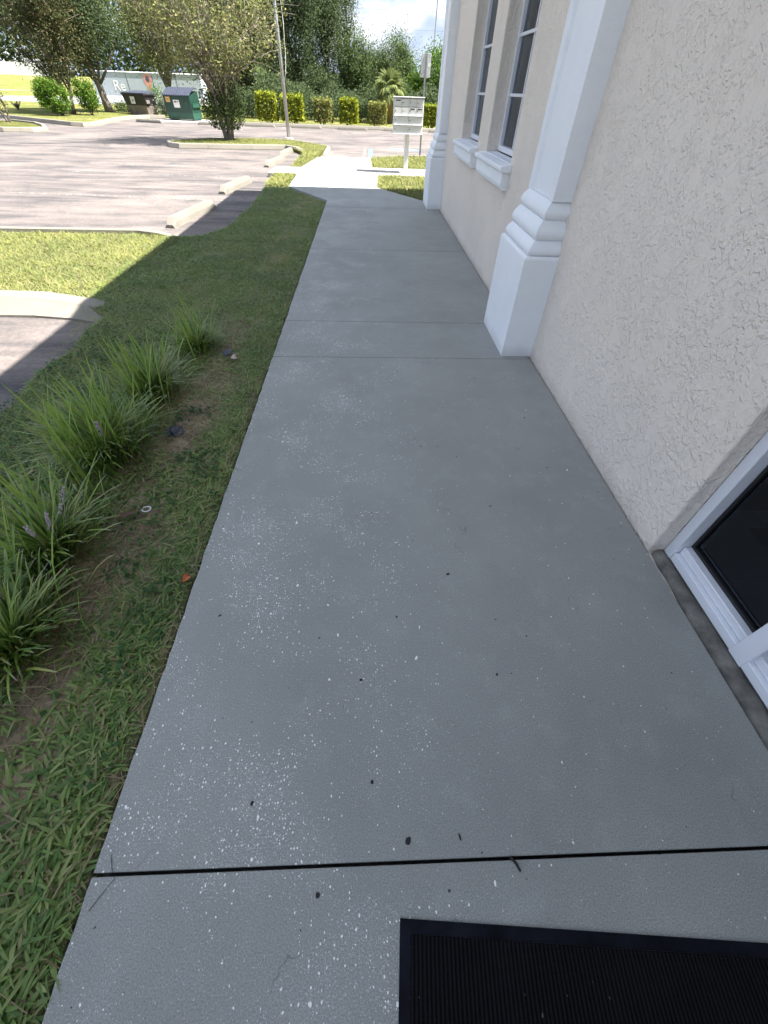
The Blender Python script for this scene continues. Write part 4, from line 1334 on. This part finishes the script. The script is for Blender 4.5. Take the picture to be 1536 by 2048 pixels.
# a small spiky plant on the lawn
n = 26
V, q, t_, a_ = blades(np.zeros((n, 3)), rng.uniform(.45, .85, n), np.full(n, .07), rng.uniform(0, 6.28, n), rng.uniform(.2, .6, n), np.full(n, .15), .8, .2)
ag = obj('spiky_plant', arrays_mesh('spiky_plant', V, q, t_, a_), leafmat('leaf_grey', [(0.12, 0.12, 0.10), (0.2, 0.18, 0.15), (0.09, 0.10, 0.08)], 0.2), None, (-23.6, 39.3, 0.0))
tag(ag, 'small grey spiky plant standing alone on the far left lawn', 'plant')

# scrub round the dumpsters
for (nm, lab, x, y, w_, h_, m, g) in (('weedy_shrub', 'low green weeds left of the black dumpster', -16.6, 40.2, 1.0, 0.55, L_MID, None),
                                      ('weedy_shrub', 'pale variegated shrub between the two dumpsters', -13.35, 38.6, 0.5, 0.95, leafmat('leaf_pale', [(0.16, 0.2, 0.12), (0.4, 0.42, 0.34), (0.08, 0.12, 0.05), (0.3, 0.33, 0.24)], 0.3), None),
                                      ('weedy_shrub', 'leafy green shrub rising behind the black dumpster', -14.2, 39.9, 0.7, 1.35, L_BRIGHT, None),
                                      ('weedy_shrub', 'yellow-green shrub just right of the green dumpster', -9.6, 38.2, 0.9, 1.0, L_GOLD, None)):
    tree(nm, lab, 'shrub', (x, y, 0), [(0, 0, h_ * .5, w_, .5, h_ * .5)], (h_ * .5, 0.03, 0.015, 0, 0), m, M_BARK_D, nclump=36, per=70, sig=0.14, size=0.09, limbs=10, lr=0.012, trunks=3, spread=0.2)

# clipped golden hedges along the back kerb
hedges = [(-5.95, 1.12, 1.22, 'leftmost clipped golden hedge, half behind the island tree'), (-4.42, 1.28, 1.16, 'clipped golden hedge directly behind the flagpole'),
          (-2.60, 1.05, 1.06, 'duller clipped hedge, first to the right of the flagpole'), (-1.02, 1.06, 1.08, 'bright clipped golden hedge left of the palm'),
          (0.72, 1.05, 0.98, 'sparse clipped hedge under the palm fronds'),
          (4.0, 0.95, 0.97, 'clipped golden hedge at far right beside the white pilaster')]
for i, (x, wd, h_, lab) in enumerate(hedges):
    hd = empty('clipped_hedge', (x, 34.55, 0), 0, lab, 'hedge', 'clipped hedges along the back kerb')
    dp = 0.45
    n = 2600 if i not in (2, 4) else 1700
    P = rng.uniform(-1, 1, (n, 3))
    ax = rng.integers(0, 3, n)
    sgn = np.where(rng.random(n) < 0.5, -1.0, 1.0)
    sh = rng.random(n) < 0.72
    for k in range(3):
        mm = sh & (ax == k)
        P[mm, k] = sgn[mm] * rng.uniform(0.86, 1.04, mm.sum())
    P[:, 2] = np.abs(P[:, 2]) * (1.0 + 0.05 * vnoise(P[:, 0] * 4 + i * 3, P[:, 1] * 4, i))
    P[:, 0] *= 1 + 0.06 * (vnoise(P[:, 2] * 5 + i * 7, P[:, 1] * 3, i + 9) - .5) * 2
    rr_ = (np.abs(P[:, 0]) ** 7 + np.abs(P[:, 1]) ** 7 + np.abs(P[:, 2]) ** 7) ** (1 / 7)
    P *= np.minimum(1.0, 1.06 / np.maximum(rr_, 1e-3))[:, None]
    P += rng.normal(0, 0.055, P.shape)
    C = P * np.array([wd / 2, dp, h_])
    C = C[(C[:, 2] > 0.1)]
    top = C[:, 2] > h_ * 0.8
    V, q = leaves(C, 0.135, 0.3, 0.0, 0.6)
    obj('foliage', arrays_mesh('foliage', V, q), L_GOLD2 if i in (2, 4) else L_GOLD, hd)
    st = MB()
    for k in range(9):
        a, b = rnd.uniform(-.8, .8) * wd / 2, rnd.uniform(-.6, .6) * dp
        st.tube([(a * .5, b * .5, -.02), (a * .8, b * .8, h_ * .4), (a, b, h_ * .85)], [.022, .016, .008], 5)
    st.build('stems', M_BARK_D, hd)

# the belt of trees behind the hedges
belt = [
    ('belt_tree', 'broad dark tree behind the island tree and dumpster', (-9.6, 46.5), [(0, 0, 3.6, 2.6, 2.0, 2.6), (0.5, 0, 6.8, 2.8, 2.2, 2.0), (-0.8, 0, 1.6, 1.7, 1.4, 1.3)], L_DARK, 130, 230, 1.0, 1.2),
    ('belt_tree', 'tall pendulous dark tree directly behind the flagpole', (-5.2, 44.0), [(0, 0, 3.2, 2.0, 1.8, 2.6), (0.2, 0, 6.4, 2.4, 2.0, 2.2), (0.3, 0, 1.3, 1.9, 1.5, 1.1)], L_DARK, 150, 240, 1.0, 1.6),
    ('belt_tree', 'tall dark tree leaning right, just right of the flagpole top', (-3.0, 45.5), [(0, 0, 2.8, 1.4, 1.3, 2.2), (-0.2, 0, 5.6, 1.3, 1.2, 1.8), (0.2, 0, 1.2, 1.4, 1.2, 1.0)], L_DARK, 110, 230, 0.8, 1.6),
    ('slender_tree', 'slender loose tree standing up against the sky left of the clouds', (-1.75, 47.0), [(0, 0, 3.4, 0.62, 0.6, 1.6), (0.05, 0, 5.6, 0.75, 0.7, 1.6), (0, 0, 7.4, 0.6, 0.5, 1.2)], L_MID, 70, 120, 0.6, 1.5),
    ('belt_tree', 'rounded tree with a low top between the slender tree and the palm', (-0.35, 46.0), [(0, 0, 2.6, 1.0, 1.0, 1.5), (-0.3, 0, 3.55, 0.65, 0.6, 0.75), (0.2, 0, 1.3, 1.3, 1.0, 1.0)], L_MID, 80, 200, 0.6, 1.1),
    ('belt_tree', 'bushy tree with the highest rounded top right of centre, over the palm', (2.15, 47.0), [(0, 0, 3.0, 1.7, 1.4, 1.2), (0.35, 0, 4.05, 0.75, 0.7, 0.75), (-0.9, 0, 3.3, 0.7, 0.7, 0.7), (0.9, 0, 3.1, 0.8, 0.7, 0.8), (0, 0, 1.5, 1.9, 1.3, 1.2)], L_MID, 130, 190, 0.5, 1.0),
    ('belt_tree', 'glossy bright green tree behind the street sign', (5.5, 42.0), [(0, 0, 2.2, 1.7, 1.4, 1.4), (0.8, 0, 3.3, 1.2, 1.1, 1.0), (-1.3, 0, 1.4, 0.9, 1.0, 1.1), (1.0, 0, 1.5, 1.6, 1.2, 1.3)], L_BRIGHT, 130, 190, 0.4, 1.0),
]
for nm, lab, (x, y), ells, m, nc, per, dr, vs_ in belt:
    tree(nm, lab, 'tree', (x, y, -0.1), ells, (2.2, 0.15, 0.07, 0.1, 0), m, M_BARK_D, nclump=nc, per=int(per * 1.4), sig=0.36, size=0.125, limbs=26, lr=0.05, droop=dr, vstretch=vs_,
         group='belt of trees behind the hedges', shell=0.35)
# shady undergrowth that closes the belt off at the bottom
n = 26000
P = np.stack([rng.uniform(-9, 9, n), rng.uniform(38.2, 41.5, n), rng.random(n)], 1)
hh = 0.8 + 1.5 * vnoise(P[:, 0] * 0.9 + 20, P[:, 1] * 0.7, 5)
P[:, 2] = 0.05 + hh * P[:, 2] ** 0.8
V, q = leaves(P, 0.15, 0.3, 0.3)
ug = obj('undergrowth', arrays_mesh('undergrowth', V, q), L_DARK)
tag(ug, 'dark shady undergrowth below the tree belt', 'undergrowth', kind='stuff')
# far wood beyond the white fence, one mass
n = 30000
P = np.stack([rng.uniform(-140, -20, n), rng.uniform(150, 175, n), rng.random(n)], 1)
hh = 12 + 9 * vnoise(P[:, 0] * 0.16 + 7, P[:, 1] * 0.1, 8)
P[:, 2] = 1 + hh * P[:, 2] ** 0.75
V, q = leaves(P, 1.1, 0.3, 0.3, 0.6)
wd_ = obj('woodland', arrays_mesh('woodland', V, q), L_DARK)
tag(wd_, 'hazy dark wood far off behind the white fence', 'woodland', kind='stuff')
n = 9000
P = np.stack([rng.uniform(-20, 60, n), rng.uniform(95, 120, n), rng.random(n)], 1)
hh = 3.0 + 2.5 * vnoise(P[:, 0] * 0.2 + 3, P[:, 1] * 0.1, 18)
P[:, 2] = hh * P[:, 2] ** 0.75
V, q = leaves(P, 0.8, 0.3, 0.3, 0.6)
wd_ = obj('woodland', arrays_mesh('woodland', V, q), L_MID)
tag(wd_, 'low far woods glimpsed between the belt trees on the right', 'woodland', kind='stuff')

# cabbage palm
pl = empty('cabbage_palm', (1.55, 38.0, 0), 0, 'cabbage palm with yellowing lower fronds behind the hedges', 'palm')
MB().tube([(0.05, 0, -.05), (0.03, 0, 0.6), (0, 0, 1.55)], [0.17, 0.15, 0.16], 12).build('trunk', bark('palm_bark', (0.16, 0.12, 0.085)), pl, smooth=True)


def frond_mesh(seed, droop):
    q_ = np.random.default_rng(seed)
    k = 24
    ang = np.linspace(-1.9, 1.9, k)
    base = np.array([0.55, 0, 0.0])
    Vv, Qq = [], []
    for a in ang:
        L = 0.68 * (0.75 + 0.3 * math.cos(a)) * q_.uniform(.9, 1.1)
        d = np.array([math.cos(a), math.sin(a), 0.0])
        s = np.array([-math.sin(a), math.cos(a), 0.0]) * 0.034
        p1 = base + d * L * .5 + np.array([0, 0, 0.05])
        p2 = base + d * L + np.array([0, 0, -droop * L * q_.uniform(.7, 1.3)])
        b = len(Vv)
        Vv += [base, p1 - s, p1 + s, p2]
        Qq.append((b, b + 1, b + 3, b + 2))
    b = len(Vv)
    Vv += [np.array([0, -.018, 0]), np.array([0, .018, 0]), np.array([.58, .012, .01]), np.array([.58, -.012, .01])]
    Qq.append((b, b + 1, b + 2, b + 3))
    return arrays_mesh('frond', np.array(Vv), np.array(Qq))


P_GREEN = leafmat('palm_green', [(0.12, 0.165, 0.055), (0.20, 0.24, 0.085), (0.30, 0.31, 0.12)], 0.3)
P_YEL = leafmat('palm_yellow', [(0.34, 0.27, 0.06), (0.42, 0.30, 0.09), (0.28, 0.19, 0.07)], 0.3)
fm1 = [frond_mesh(i, 0.45) for i in range(3)]
fm2 = [frond_mesh(9 + i, 0.7) for i in range(2)]
for k in range(34):
    dead = k >= 26
    f = obj('frond', (fm2 if dead else fm1)[k % (2 if dead else 3)], P_YEL if dead else P_GREEN, pl, (0, 0, 1.55))
    el = R(rnd.uniform(-65, -30)) if dead else R(-25 + 105 * (k / 26.0))
    f.rotation_euler = (rnd.uniform(-.4, .4), -el, k * 2.399 + rnd.uniform(-.2, .2))
    s = rnd.uniform(0.85, 1.1)
    f.scale = (s, s, s)

# ---------------------------------------------------------------- liriope clumps along the verge
L_LIR = leafmat('liriope_leaf', [(0.06, 0.13, 0.024), (0.11, 0.215, 0.034), (0.19, 0.30, 0.05), (0.28, 0.38, 0.065), (0.09, 0.18, 0.03), (0.38, 0.44, 0.10), (0.33, 0.27, 0.12)], 0.22, 0.38, (0.42, 0.42, 0.30), 0.5)
L_SHOOT = leafmat('liriope_shoot', [(0.15, 0.34, 0.045), (0.26, 0.47, 0.07), (0.37, 0.54, 0.10), (0.30, 0.42, 0.09), (0.20, 0.39, 0.055), (0.40, 0.33, 0.12)], 0.4, 0.4)
L_THATCH = leafmat('thatch', [(0.16, 0.095, 0.045), (0.25, 0.18, 0.10), (0.36, 0.29, 0.18), (0.10, 0.055, 0.028)], 0.15)
M_LILAC = simple('lilac_flower', (0.50, 0.40, 0.48), 0.7, 0.2, 60, bs=0)
clumps = [(-1.50, 3.55, 0.8, 26, 'farthest liriope clump, standing apart beside the dark plastic scrap'),
          (-1.60, 2.78, 1.05, 60, 'liriope clump second farthest, full of upright bright blades'),
          (-1.62, 2.05, 1.25, 110, 'largest liriope clump, middle of the row, with many yellow-green blades'),
          (-1.56, 1.27, 1.1, 34, 'liriope clump with small lilac flower spikes beside the white ring'),
          (-1.46, 0.78, 1.05, 10, 'nearest liriope clump, dark arching leaves with pale cut tips')]
shoot_meshes = []
for i in range(7):
    n1 = 1
    V, q, t_, a_ = blades(np.zeros((1, 3)), np.array([1.0]), np.array([0.024]), np.array([0.0]), np.array([0.03 + .025 * i]), np.array([0.06 + 0.035 * i]), 0.97, 0.02, ts=(0.0, 0.3, 0.6, 0.85))
    shoot_meshes.append(arrays_mesh('blade', V, q, t_, a_))
for ci, (x, y, sc, ns, lab) in enumerate(clumps):
    lr_ = empty('liriope_clump', (x, y, -0.03), 0, lab, 'grass clump', 'row of liriope clumps on the verge')
    n = int(380 * sc)
    rr = np.abs(rng.normal(0, 0.075 * sc, n))
    aa = rng.uniform(0, 2 * math.pi, n)
    P = np.stack([rr * np.cos(aa), rr * np.sin(aa) * 1.6, np.zeros(n)], 1)
    L = rng.uniform(.16, .37, n) * sc
    az = aa + rng.normal(0, .5, n)
    V, q, t_, a_ = blades(P, L, rng.uniform(.008, .013, n), az, rng.uniform(.05, .5, n), rng.uniform(.05, .5, n), 1.0, np.asarray(rng.uniform(.1, .65, n)), ts=(0.0, 0.3, 0.6, 0.85))
    fo = obj('foliage', arrays_mesh('foliage', V, q, t_, a_), L_LIR, lr_)
    fo['kind'] = 'stuff'
    n = int(160 * sc)
    aa = rng.uniform(0, 2 * math.pi, n)
    rr = rng.uniform(.06, .26, n) * sc
    P = np.stack([rr * np.cos(aa), rr * np.sin(aa) * 1.2, np.full(n, 0.005)], 1)
    V, q, t_, a_ = blades(P, rng.uniform(.06, .18, n), rng.uniform(.003, .006, n), aa + rng.normal(0, 1.2, n), np.full(n, .9), np.full(n, .1), 0.18, 0.16)
    th_ = obj('dead_leaves', arrays_mesh('dead_leaves', V, q, t_, a_), L_THATCH, lr_)
    th_['kind'] = 'stuff'
    for k in range(ns):
        b = obj('blade', shoot_meshes[(k * 3 + ci) % 7], L_SHOOT, lr_, (rnd.gauss(-.02, .08) * sc, rnd.gauss(.0, .15) * sc, 0))
        s = rnd.uniform(.26, .50) * (0.75 + .25 * sc)
        b.scale = (s, s * rnd.uniform(0.75, 1.15), s)
        b.rotation_euler = (rnd.uniform(-.12, .12), rnd.uniform(-.10, .14), rnd.choice([R(135), R(150), R(200), R(60), rnd.uniform(0, 6.3)]))
    if ci in (2, 3):
        for k in range(1 if ci == 2 else 3):
            fx, fy = (0.10, -0.10) if k == 0 else (rnd.uniform(-.05, .2), rnd.uniform(-.2, .15))
            fl = MB()
            fl.tube([(fx * .3, fy * .3, 0), (fx * .7, fy * .7, .17), (fx, fy, .30)], [.002, .002, .0015], 5)
            for z in np.linspace(.20, .31, 9):
                u = (z / .30)
                for w_ in range(4):
                    a = rnd.uniform(0, 6.28)
                    cx, cy = fx * u + .007 * math.cos(a), fy * u + .007 * math.sin(a)
                    fl.tube([(cx, cy, z - .004), (cx, cy, z), (cx, cy, z + .005)], [.0015, .0036, .0015], 5)
            fl.build('flower_spike', M_LILAC, lr_)

# ---------------------------------------------------------------- lawn
G_SHADE = leafmat('lawn_blade', [(0.095, 0.18, 0.045), (0.18, 0.295, 0.07), (0.29, 0.405, 0.105), (0.13, 0.235, 0.06), (0.42, 0.46, 0.17), (0.22, 0.33, 0.08), (0.44, 0.38, 0.20)], 0.45, 0.45, spec=0.35)  # copy coloured for the lawn inside the building's shadow
G_SUN_DRY = leafmat('lawn_sunlit_dry', [(0.20, 0.23, 0.06), (0.32, 0.32, 0.10), (0.14, 0.19, 0.045), (0.40, 0.34, 0.17), (0.23, 0.27, 0.06)], 0.3, 0.6)  # yellower copy for sunlit lawn, sunlight put into the colour; dry blades too


def scatter(poly, dens, seed, keep=None):
    q_ = np.random.default_rng(seed)
    A = np.array(poly)
    lo, hi = A.min(0), A.max(0)
    n = int((hi - lo).prod() * dens)
    P = lo + q_.random((n, 2)) * (hi - lo)
    m = inpoly(P, poly)
    P = P[m]
    if keep is not None:
        P = P[q_.random(len(P)) < keep(P)]
    return P


def bare(P):
    """1 where the sandy soil shows through"""
    x, y = P[:, 0], P[:, 1]
    band = np.exp(-((x + 1.24) / 0.16) ** 2) * np.clip((4.3 - y) / 1.2, 0, 1)
    left = np.exp(-((x + 1.95) / 0.22) ** 2) * np.exp(-((y - 1.3) / .5) ** 2)
    low = np.exp(-((x + 1.15) / 0.13) ** 2 - ((y - .48) / .12) ** 2)
    edge = np.exp(-((x + 0.84) / 0.035) ** 2) * (y < 10)
    nn = vnoise(x * 5 + 40, y * 5 + 40, 21)
    return np.clip(np.maximum(np.maximum(band, left * .5), np.maximum(edge * .8, low * .8)) * (0.45 + 0.9 * nn), 0, 0.97)


parts, dry = [], []


def mk(P, Lr, Wr, lean, up, z, seed):
    q_ = np.random.default_rng(seed)
    n = len(P)
    P3 = np.stack([P[:, 0], P[:, 1], np.full(n, z)], 1)
    return blades(P3, q_.uniform(*Lr, n), q_.uniform(*Wr, n), q_.uniform(0, 6.283, n), q_.uniform(*lean, n), q_.uniform(.1, .6, n), q_.uniform(*up, n), q_.uniform(.1, .5, n))


LAWN = [(-0.86, -0.6), (-0.85, 10.36), (-1.80, 11.9), (-2.36, 12.0), (-2.30, 11.3), (-2.27, 10.5), (-2.23, 9.7), (-2.27, 8.9), (-2.25, 8.4), (-2.33, 7.9), (-2.55, 7.45), (-2.9, 7.35), (-3.05, 7.3), (-3.05, 4.65), (-2.62, 4.3),
        (-2.64, 3.95), (-2.56, 3.5), (-2.64, 3.1), (-2.55, 2.6), (-2.62, 2.1), (-2.6, -0.6)]


def lawn_keep(P):
    y = P[:, 1]
    d = np.interp(y, [0, 1.5, 4, 8, 12], [0.95, 1.0, 0.85, 0.62, 0.5])
    return d * (1 - bare(P)) * np.clip(0.30 + 0.95 * vnoise(P[:, 0] * 4, y * 4, 31), 0, 1)


pl_ = scatter(LAWN, 13500, 1, lawn_keep)
q_ = np.random.default_rng(2)
n = len(pl_)
yy = pl_[:, 1]
big = np.clip(vnoise(pl_[:, 0] * 1.7 + 5, yy * 1.7, 61) * 1.6 - 0.2, 0, 1) * np.interp(yy, [0.3, 2.5], [1.0, 0.35])
L = q_.uniform(.022, .058, n) * (1 + 0.6 * big)
W = q_.uniform(.0035, .0075, n) * (1 + 0.85 * big)
parts.append(blades(np.stack([pl_[:, 0], yy, np.full(n, -0.033)], 1), L, W, q_.uniform(0, 6.283, n), q_.uniform(.3, 1.0, n), q_.uniform(.1, .6, n), q_.uniform(.2, .8, n), q_.uniform(.1, .5, n)))
# runners and blades that spill over the slab edge
n = 1500
ye = q_.uniform(-0.5, 9.5, n)
ye = ye[q_.random(n) < np.clip(vnoise(ye * 3, ye * 0 + 4.0, 81) * 2 - 0.4, 0.05, 1)]
n = len(ye)
parts.append(blades(np.stack([q_.normal(-0.862, 0.016, n), ye, np.full(n, -0.028)], 1), q_.uniform(.03, .085, n), q_.uniform(.003, .008, n), q_.normal(0.2, 1.1, n), q_.uniform(.25, .9, n), q_.uniform(.1, .5, n), q_.uniform(.5, .95, n), q_.uniform(.1, .4, n)))
V, q, t_, a_ = join_parts(parts)
lw = obj('lawn_grass', arrays_mesh('lawn_grass', V, q, t_, a_), G_SHADE)
tag(lw, 'green grass of the verge beside the walkway', 'grass', kind='stuff')
FINGER = [(-3.0, 4.7), (-2.8, 7.3), (-3.4, 7.42), (-6.6, 7.3), (-6.6, 4.72)]
pd = scatter(FINGER, 3600, 7)
dry.append(mk(pd, (.03, .085), (.004, .009), (.2, .9), (.4, 1.0), -0.032, 8))
pd = scatter([(-0.835, 3), (-0.835, 10.36), (-1.80, 11.9), (-2.34, 12.0), (-2.25, 8.2), (-2.5, 7.4), (-3.0, 7.3), (-3.0, 4.7), (-2.55, 3)], 1500, 9, lambda P: np.clip(vnoise(P[:, 0] * 2.2 + 3, P[:, 1] * 2.2, 71) * 2 - .5, 0.1, 1))
dry.append(mk(pd, (.03, .07), (.003, .006), (.3, 1.0), (.2, .8), -0.032, 10))
for i, (pg, de) in enumerate((([(-1.82, 11.95), (-1.84, 13.9), (-2.42, 13.9), (-2.36, 12.0)], 2200), (ISLAND, 900), (RIGHT1, 1500), (RIGHT2, 900))):
    pg = [(min(x, 4.5), y) for x, y in pg]
    dry.append(mk(scatter(pg, de, 40 + i), (.05, .12), (.008, .016), (.1, .7), (.6, 1.0), -0.02, 50 + i))
V, q, t_, a_ = join_parts(dry)
lw = obj('lawn_grass', arrays_mesh('lawn_grass', V, q, t_, a_), G_SUN_DRY)
tag(lw, 'yellowish sunlit grass of the lawn finger and the verges by the mailbox', 'grass', kind='stuff')
# dry straw and dead stems lying on the soil
ps = scatter([(-2.6, -0.4), (-0.835, -0.4), (-0.835, 5), (-2.6, 5)], 1300, 12, lambda P: 0.10 + 0.85 * bare(P))
q_ = np.random.default_rng(13)
ye = q_.uniform(-0.5, 6.0, 420)
ps = np.concatenate([ps, np.stack([q_.normal(-0.855, 0.014, 420), ye], 1)])
n = len(ps)
V, q, t_, a_ = blades(np.stack([ps[:, 0], ps[:, 1], q_.uniform(-.028, -.005, n)], 1), q_.uniform(.03, .14, n), q_.uniform(.0018, .004, n), q_.uniform(0, 6.28, n), np.full(n, .95), np.full(n, .05), .06, .05)
o = obj('dry_straw', arrays_mesh('dry_straw', V, q, t_, a_), L_THATCH)
tag(o, 'brown dead grass stems lying on the bare soil of the verge', 'straw', kind='stuff')
# round-leaved weeds along the slab edge
W_GREEN = leafmat('weed_leaf', [(0.03, 0.075, 0.024), (0.05, 0.11, 0.035), (0.075, 0.14, 0.04)], 0.2, 0.45)
pw = scatter([(-1.35, .25), (-0.86, .25), (-0.86, 2.6), (-1.35, 2.6)], 1500, 14, lambda P: np.clip(vnoise(P[:, 0] * 6 + 9, P[:, 1] * 6, 44) * 2.2 - 1.0, 0, 1) * (P[:, 0] > -1.15 - .1 * P[:, 1]))
pw2 = scatter([(-2.6, 1.2), (-1.7, 1.2), (-1.7, 4.0), (-2.6, 4.0)], 1100, 15, lambda P: np.clip(vnoise(P[:, 0] * 5 + 19, P[:, 1] * 5, 45) * 2.2 - .9, 0, 1))
pw = np.concatenate([pw, pw2])
V, q = leaves(np.stack([pw[:, 0], pw[:, 1], rng.uniform(-.022, .012, len(pw))], 1), 0.027, 1.8, 0, 0.75)
o = obj('ground_weeds', arrays_mesh('ground_weeds', V, q), W_GREEN)
tag(o, 'low round-leaved weeds spreading beside the slab edge', 'weeds', kind='stuff')

# ---------------------------------------------------------------- litter on the verge
def crumple(n, r, h, seed):
    q_ = random.Random(seed)
    mb = MB()
    vs = [(0, 0, h)]
    for ring, (k, hh) in enumerate(((0.5, .8), (1.0, .15))):
        for i in range(n):
            a = 2 * math.pi * i / n
            rr = r * k * q_.uniform(.7, 1.25)
            vs.append((rr * math.cos(a), rr * math.sin(a), max(0.001, h * hh * q_.uniform(.3, 1.4))))
    fs = [(0, 1 + i, 1 + (i + 1) % n) for i in range(n)] + [(1 + i, 1 + n + i, 1 + n + (i + 1) % n, 1 + (i + 1) % n) for i in range(n)]
    return mb.add(vs, fs)


M_PLAS = simple('dark_plastic', (0.022, 0.027, 0.042), 0.4, 0.3, 25)
tag(crumple(11, 0.062, 0.035, 3).build('plastic_scrap', M_PLAS, None, (-1.30, 2.29, -0.025)), 'crumpled black plastic scrap on the soil beside the large liriope clump', 'litter')
tag(flake(6, 0.055, 0.042, 0.004, 5).build('plastic_scrap', M_PLAS, None, (-1.21, 3.42, 0.0), (R(12), R(-6), 0.6)), 'flat blue-grey plastic scrap in the grass by the farthest clump', 'litter')
tag(crumple(7, 0.034, 0.03, 8).build('pale_scrap', M_PINK, None, (-1.135, 3.34, -0.01)), 'folded pinkish paper scrap in the grass beside the flat dark scrap', 'litter')
vs, fs = [], []
for i in range(20):
    a = 2 * math.pi * i / 20
    for j in range(6):
        b = 2 * math.pi * j / 6
        r_ = 0.021 + 0.0038 * math.cos(b)
        vs.append((r_ * math.cos(a), r_ * math.sin(a) * .8, 0.004 + 0.0038 * math.sin(b)))
        fs.append((i * 6 + j, ((i + 1) % 20) * 6 + j, ((i + 1) % 20) * 6 + (j + 1) % 6, i * 6 + (j + 1) % 6))
tag(MB().add(vs, fs).build('plastic_ring', M_WHITE, None, (-1.205, 1.545, -0.008), (R(10), 0, .3), smooth=True), 'small white plastic ring on the bare soil', 'litter')
lf = MB()
vs, fs = [], []
for i in range(9):
    u = i / 8
    w_ = 0.017 * math.sin(math.pi * (0.04 + 0.92 * u)) ** .7
    x = -0.055 + 0.11 * u
    z = 0.012 * math.sin(u * 3)
    vs += [(x, -w_, z + .008), (x, 0, z), (x, w_, z + .008)]
    if i: fs += [(3 * i - 3, 3 * i - 2, 3 * i + 1, 3 * i), (3 * i - 2, 3 * i - 1, 3 * i + 2, 3 * i + 1)]
lfm = lf.add(vs, fs).mesh('dead_leaf', True)
tag(obj('dead_leaf', lfm, M_BROWN, None, (-1.285, 1.50, -0.012), (0, 0, 0.5)), 'long brown dead leaf lying next to the white ring', 'leaf')
o = obj('curled_leaf', lfm.copy(), None, None, (-0.862, 1.09, -0.012), (0.5, 0.2, 1.2))
o.data.materials.clear()
o.data.materials.append(M_ORANGE)
o.scale = (0.42, 0.9, 1.6)
tag(o, 'small curled orange leaf at the slab edge', 'leaf')
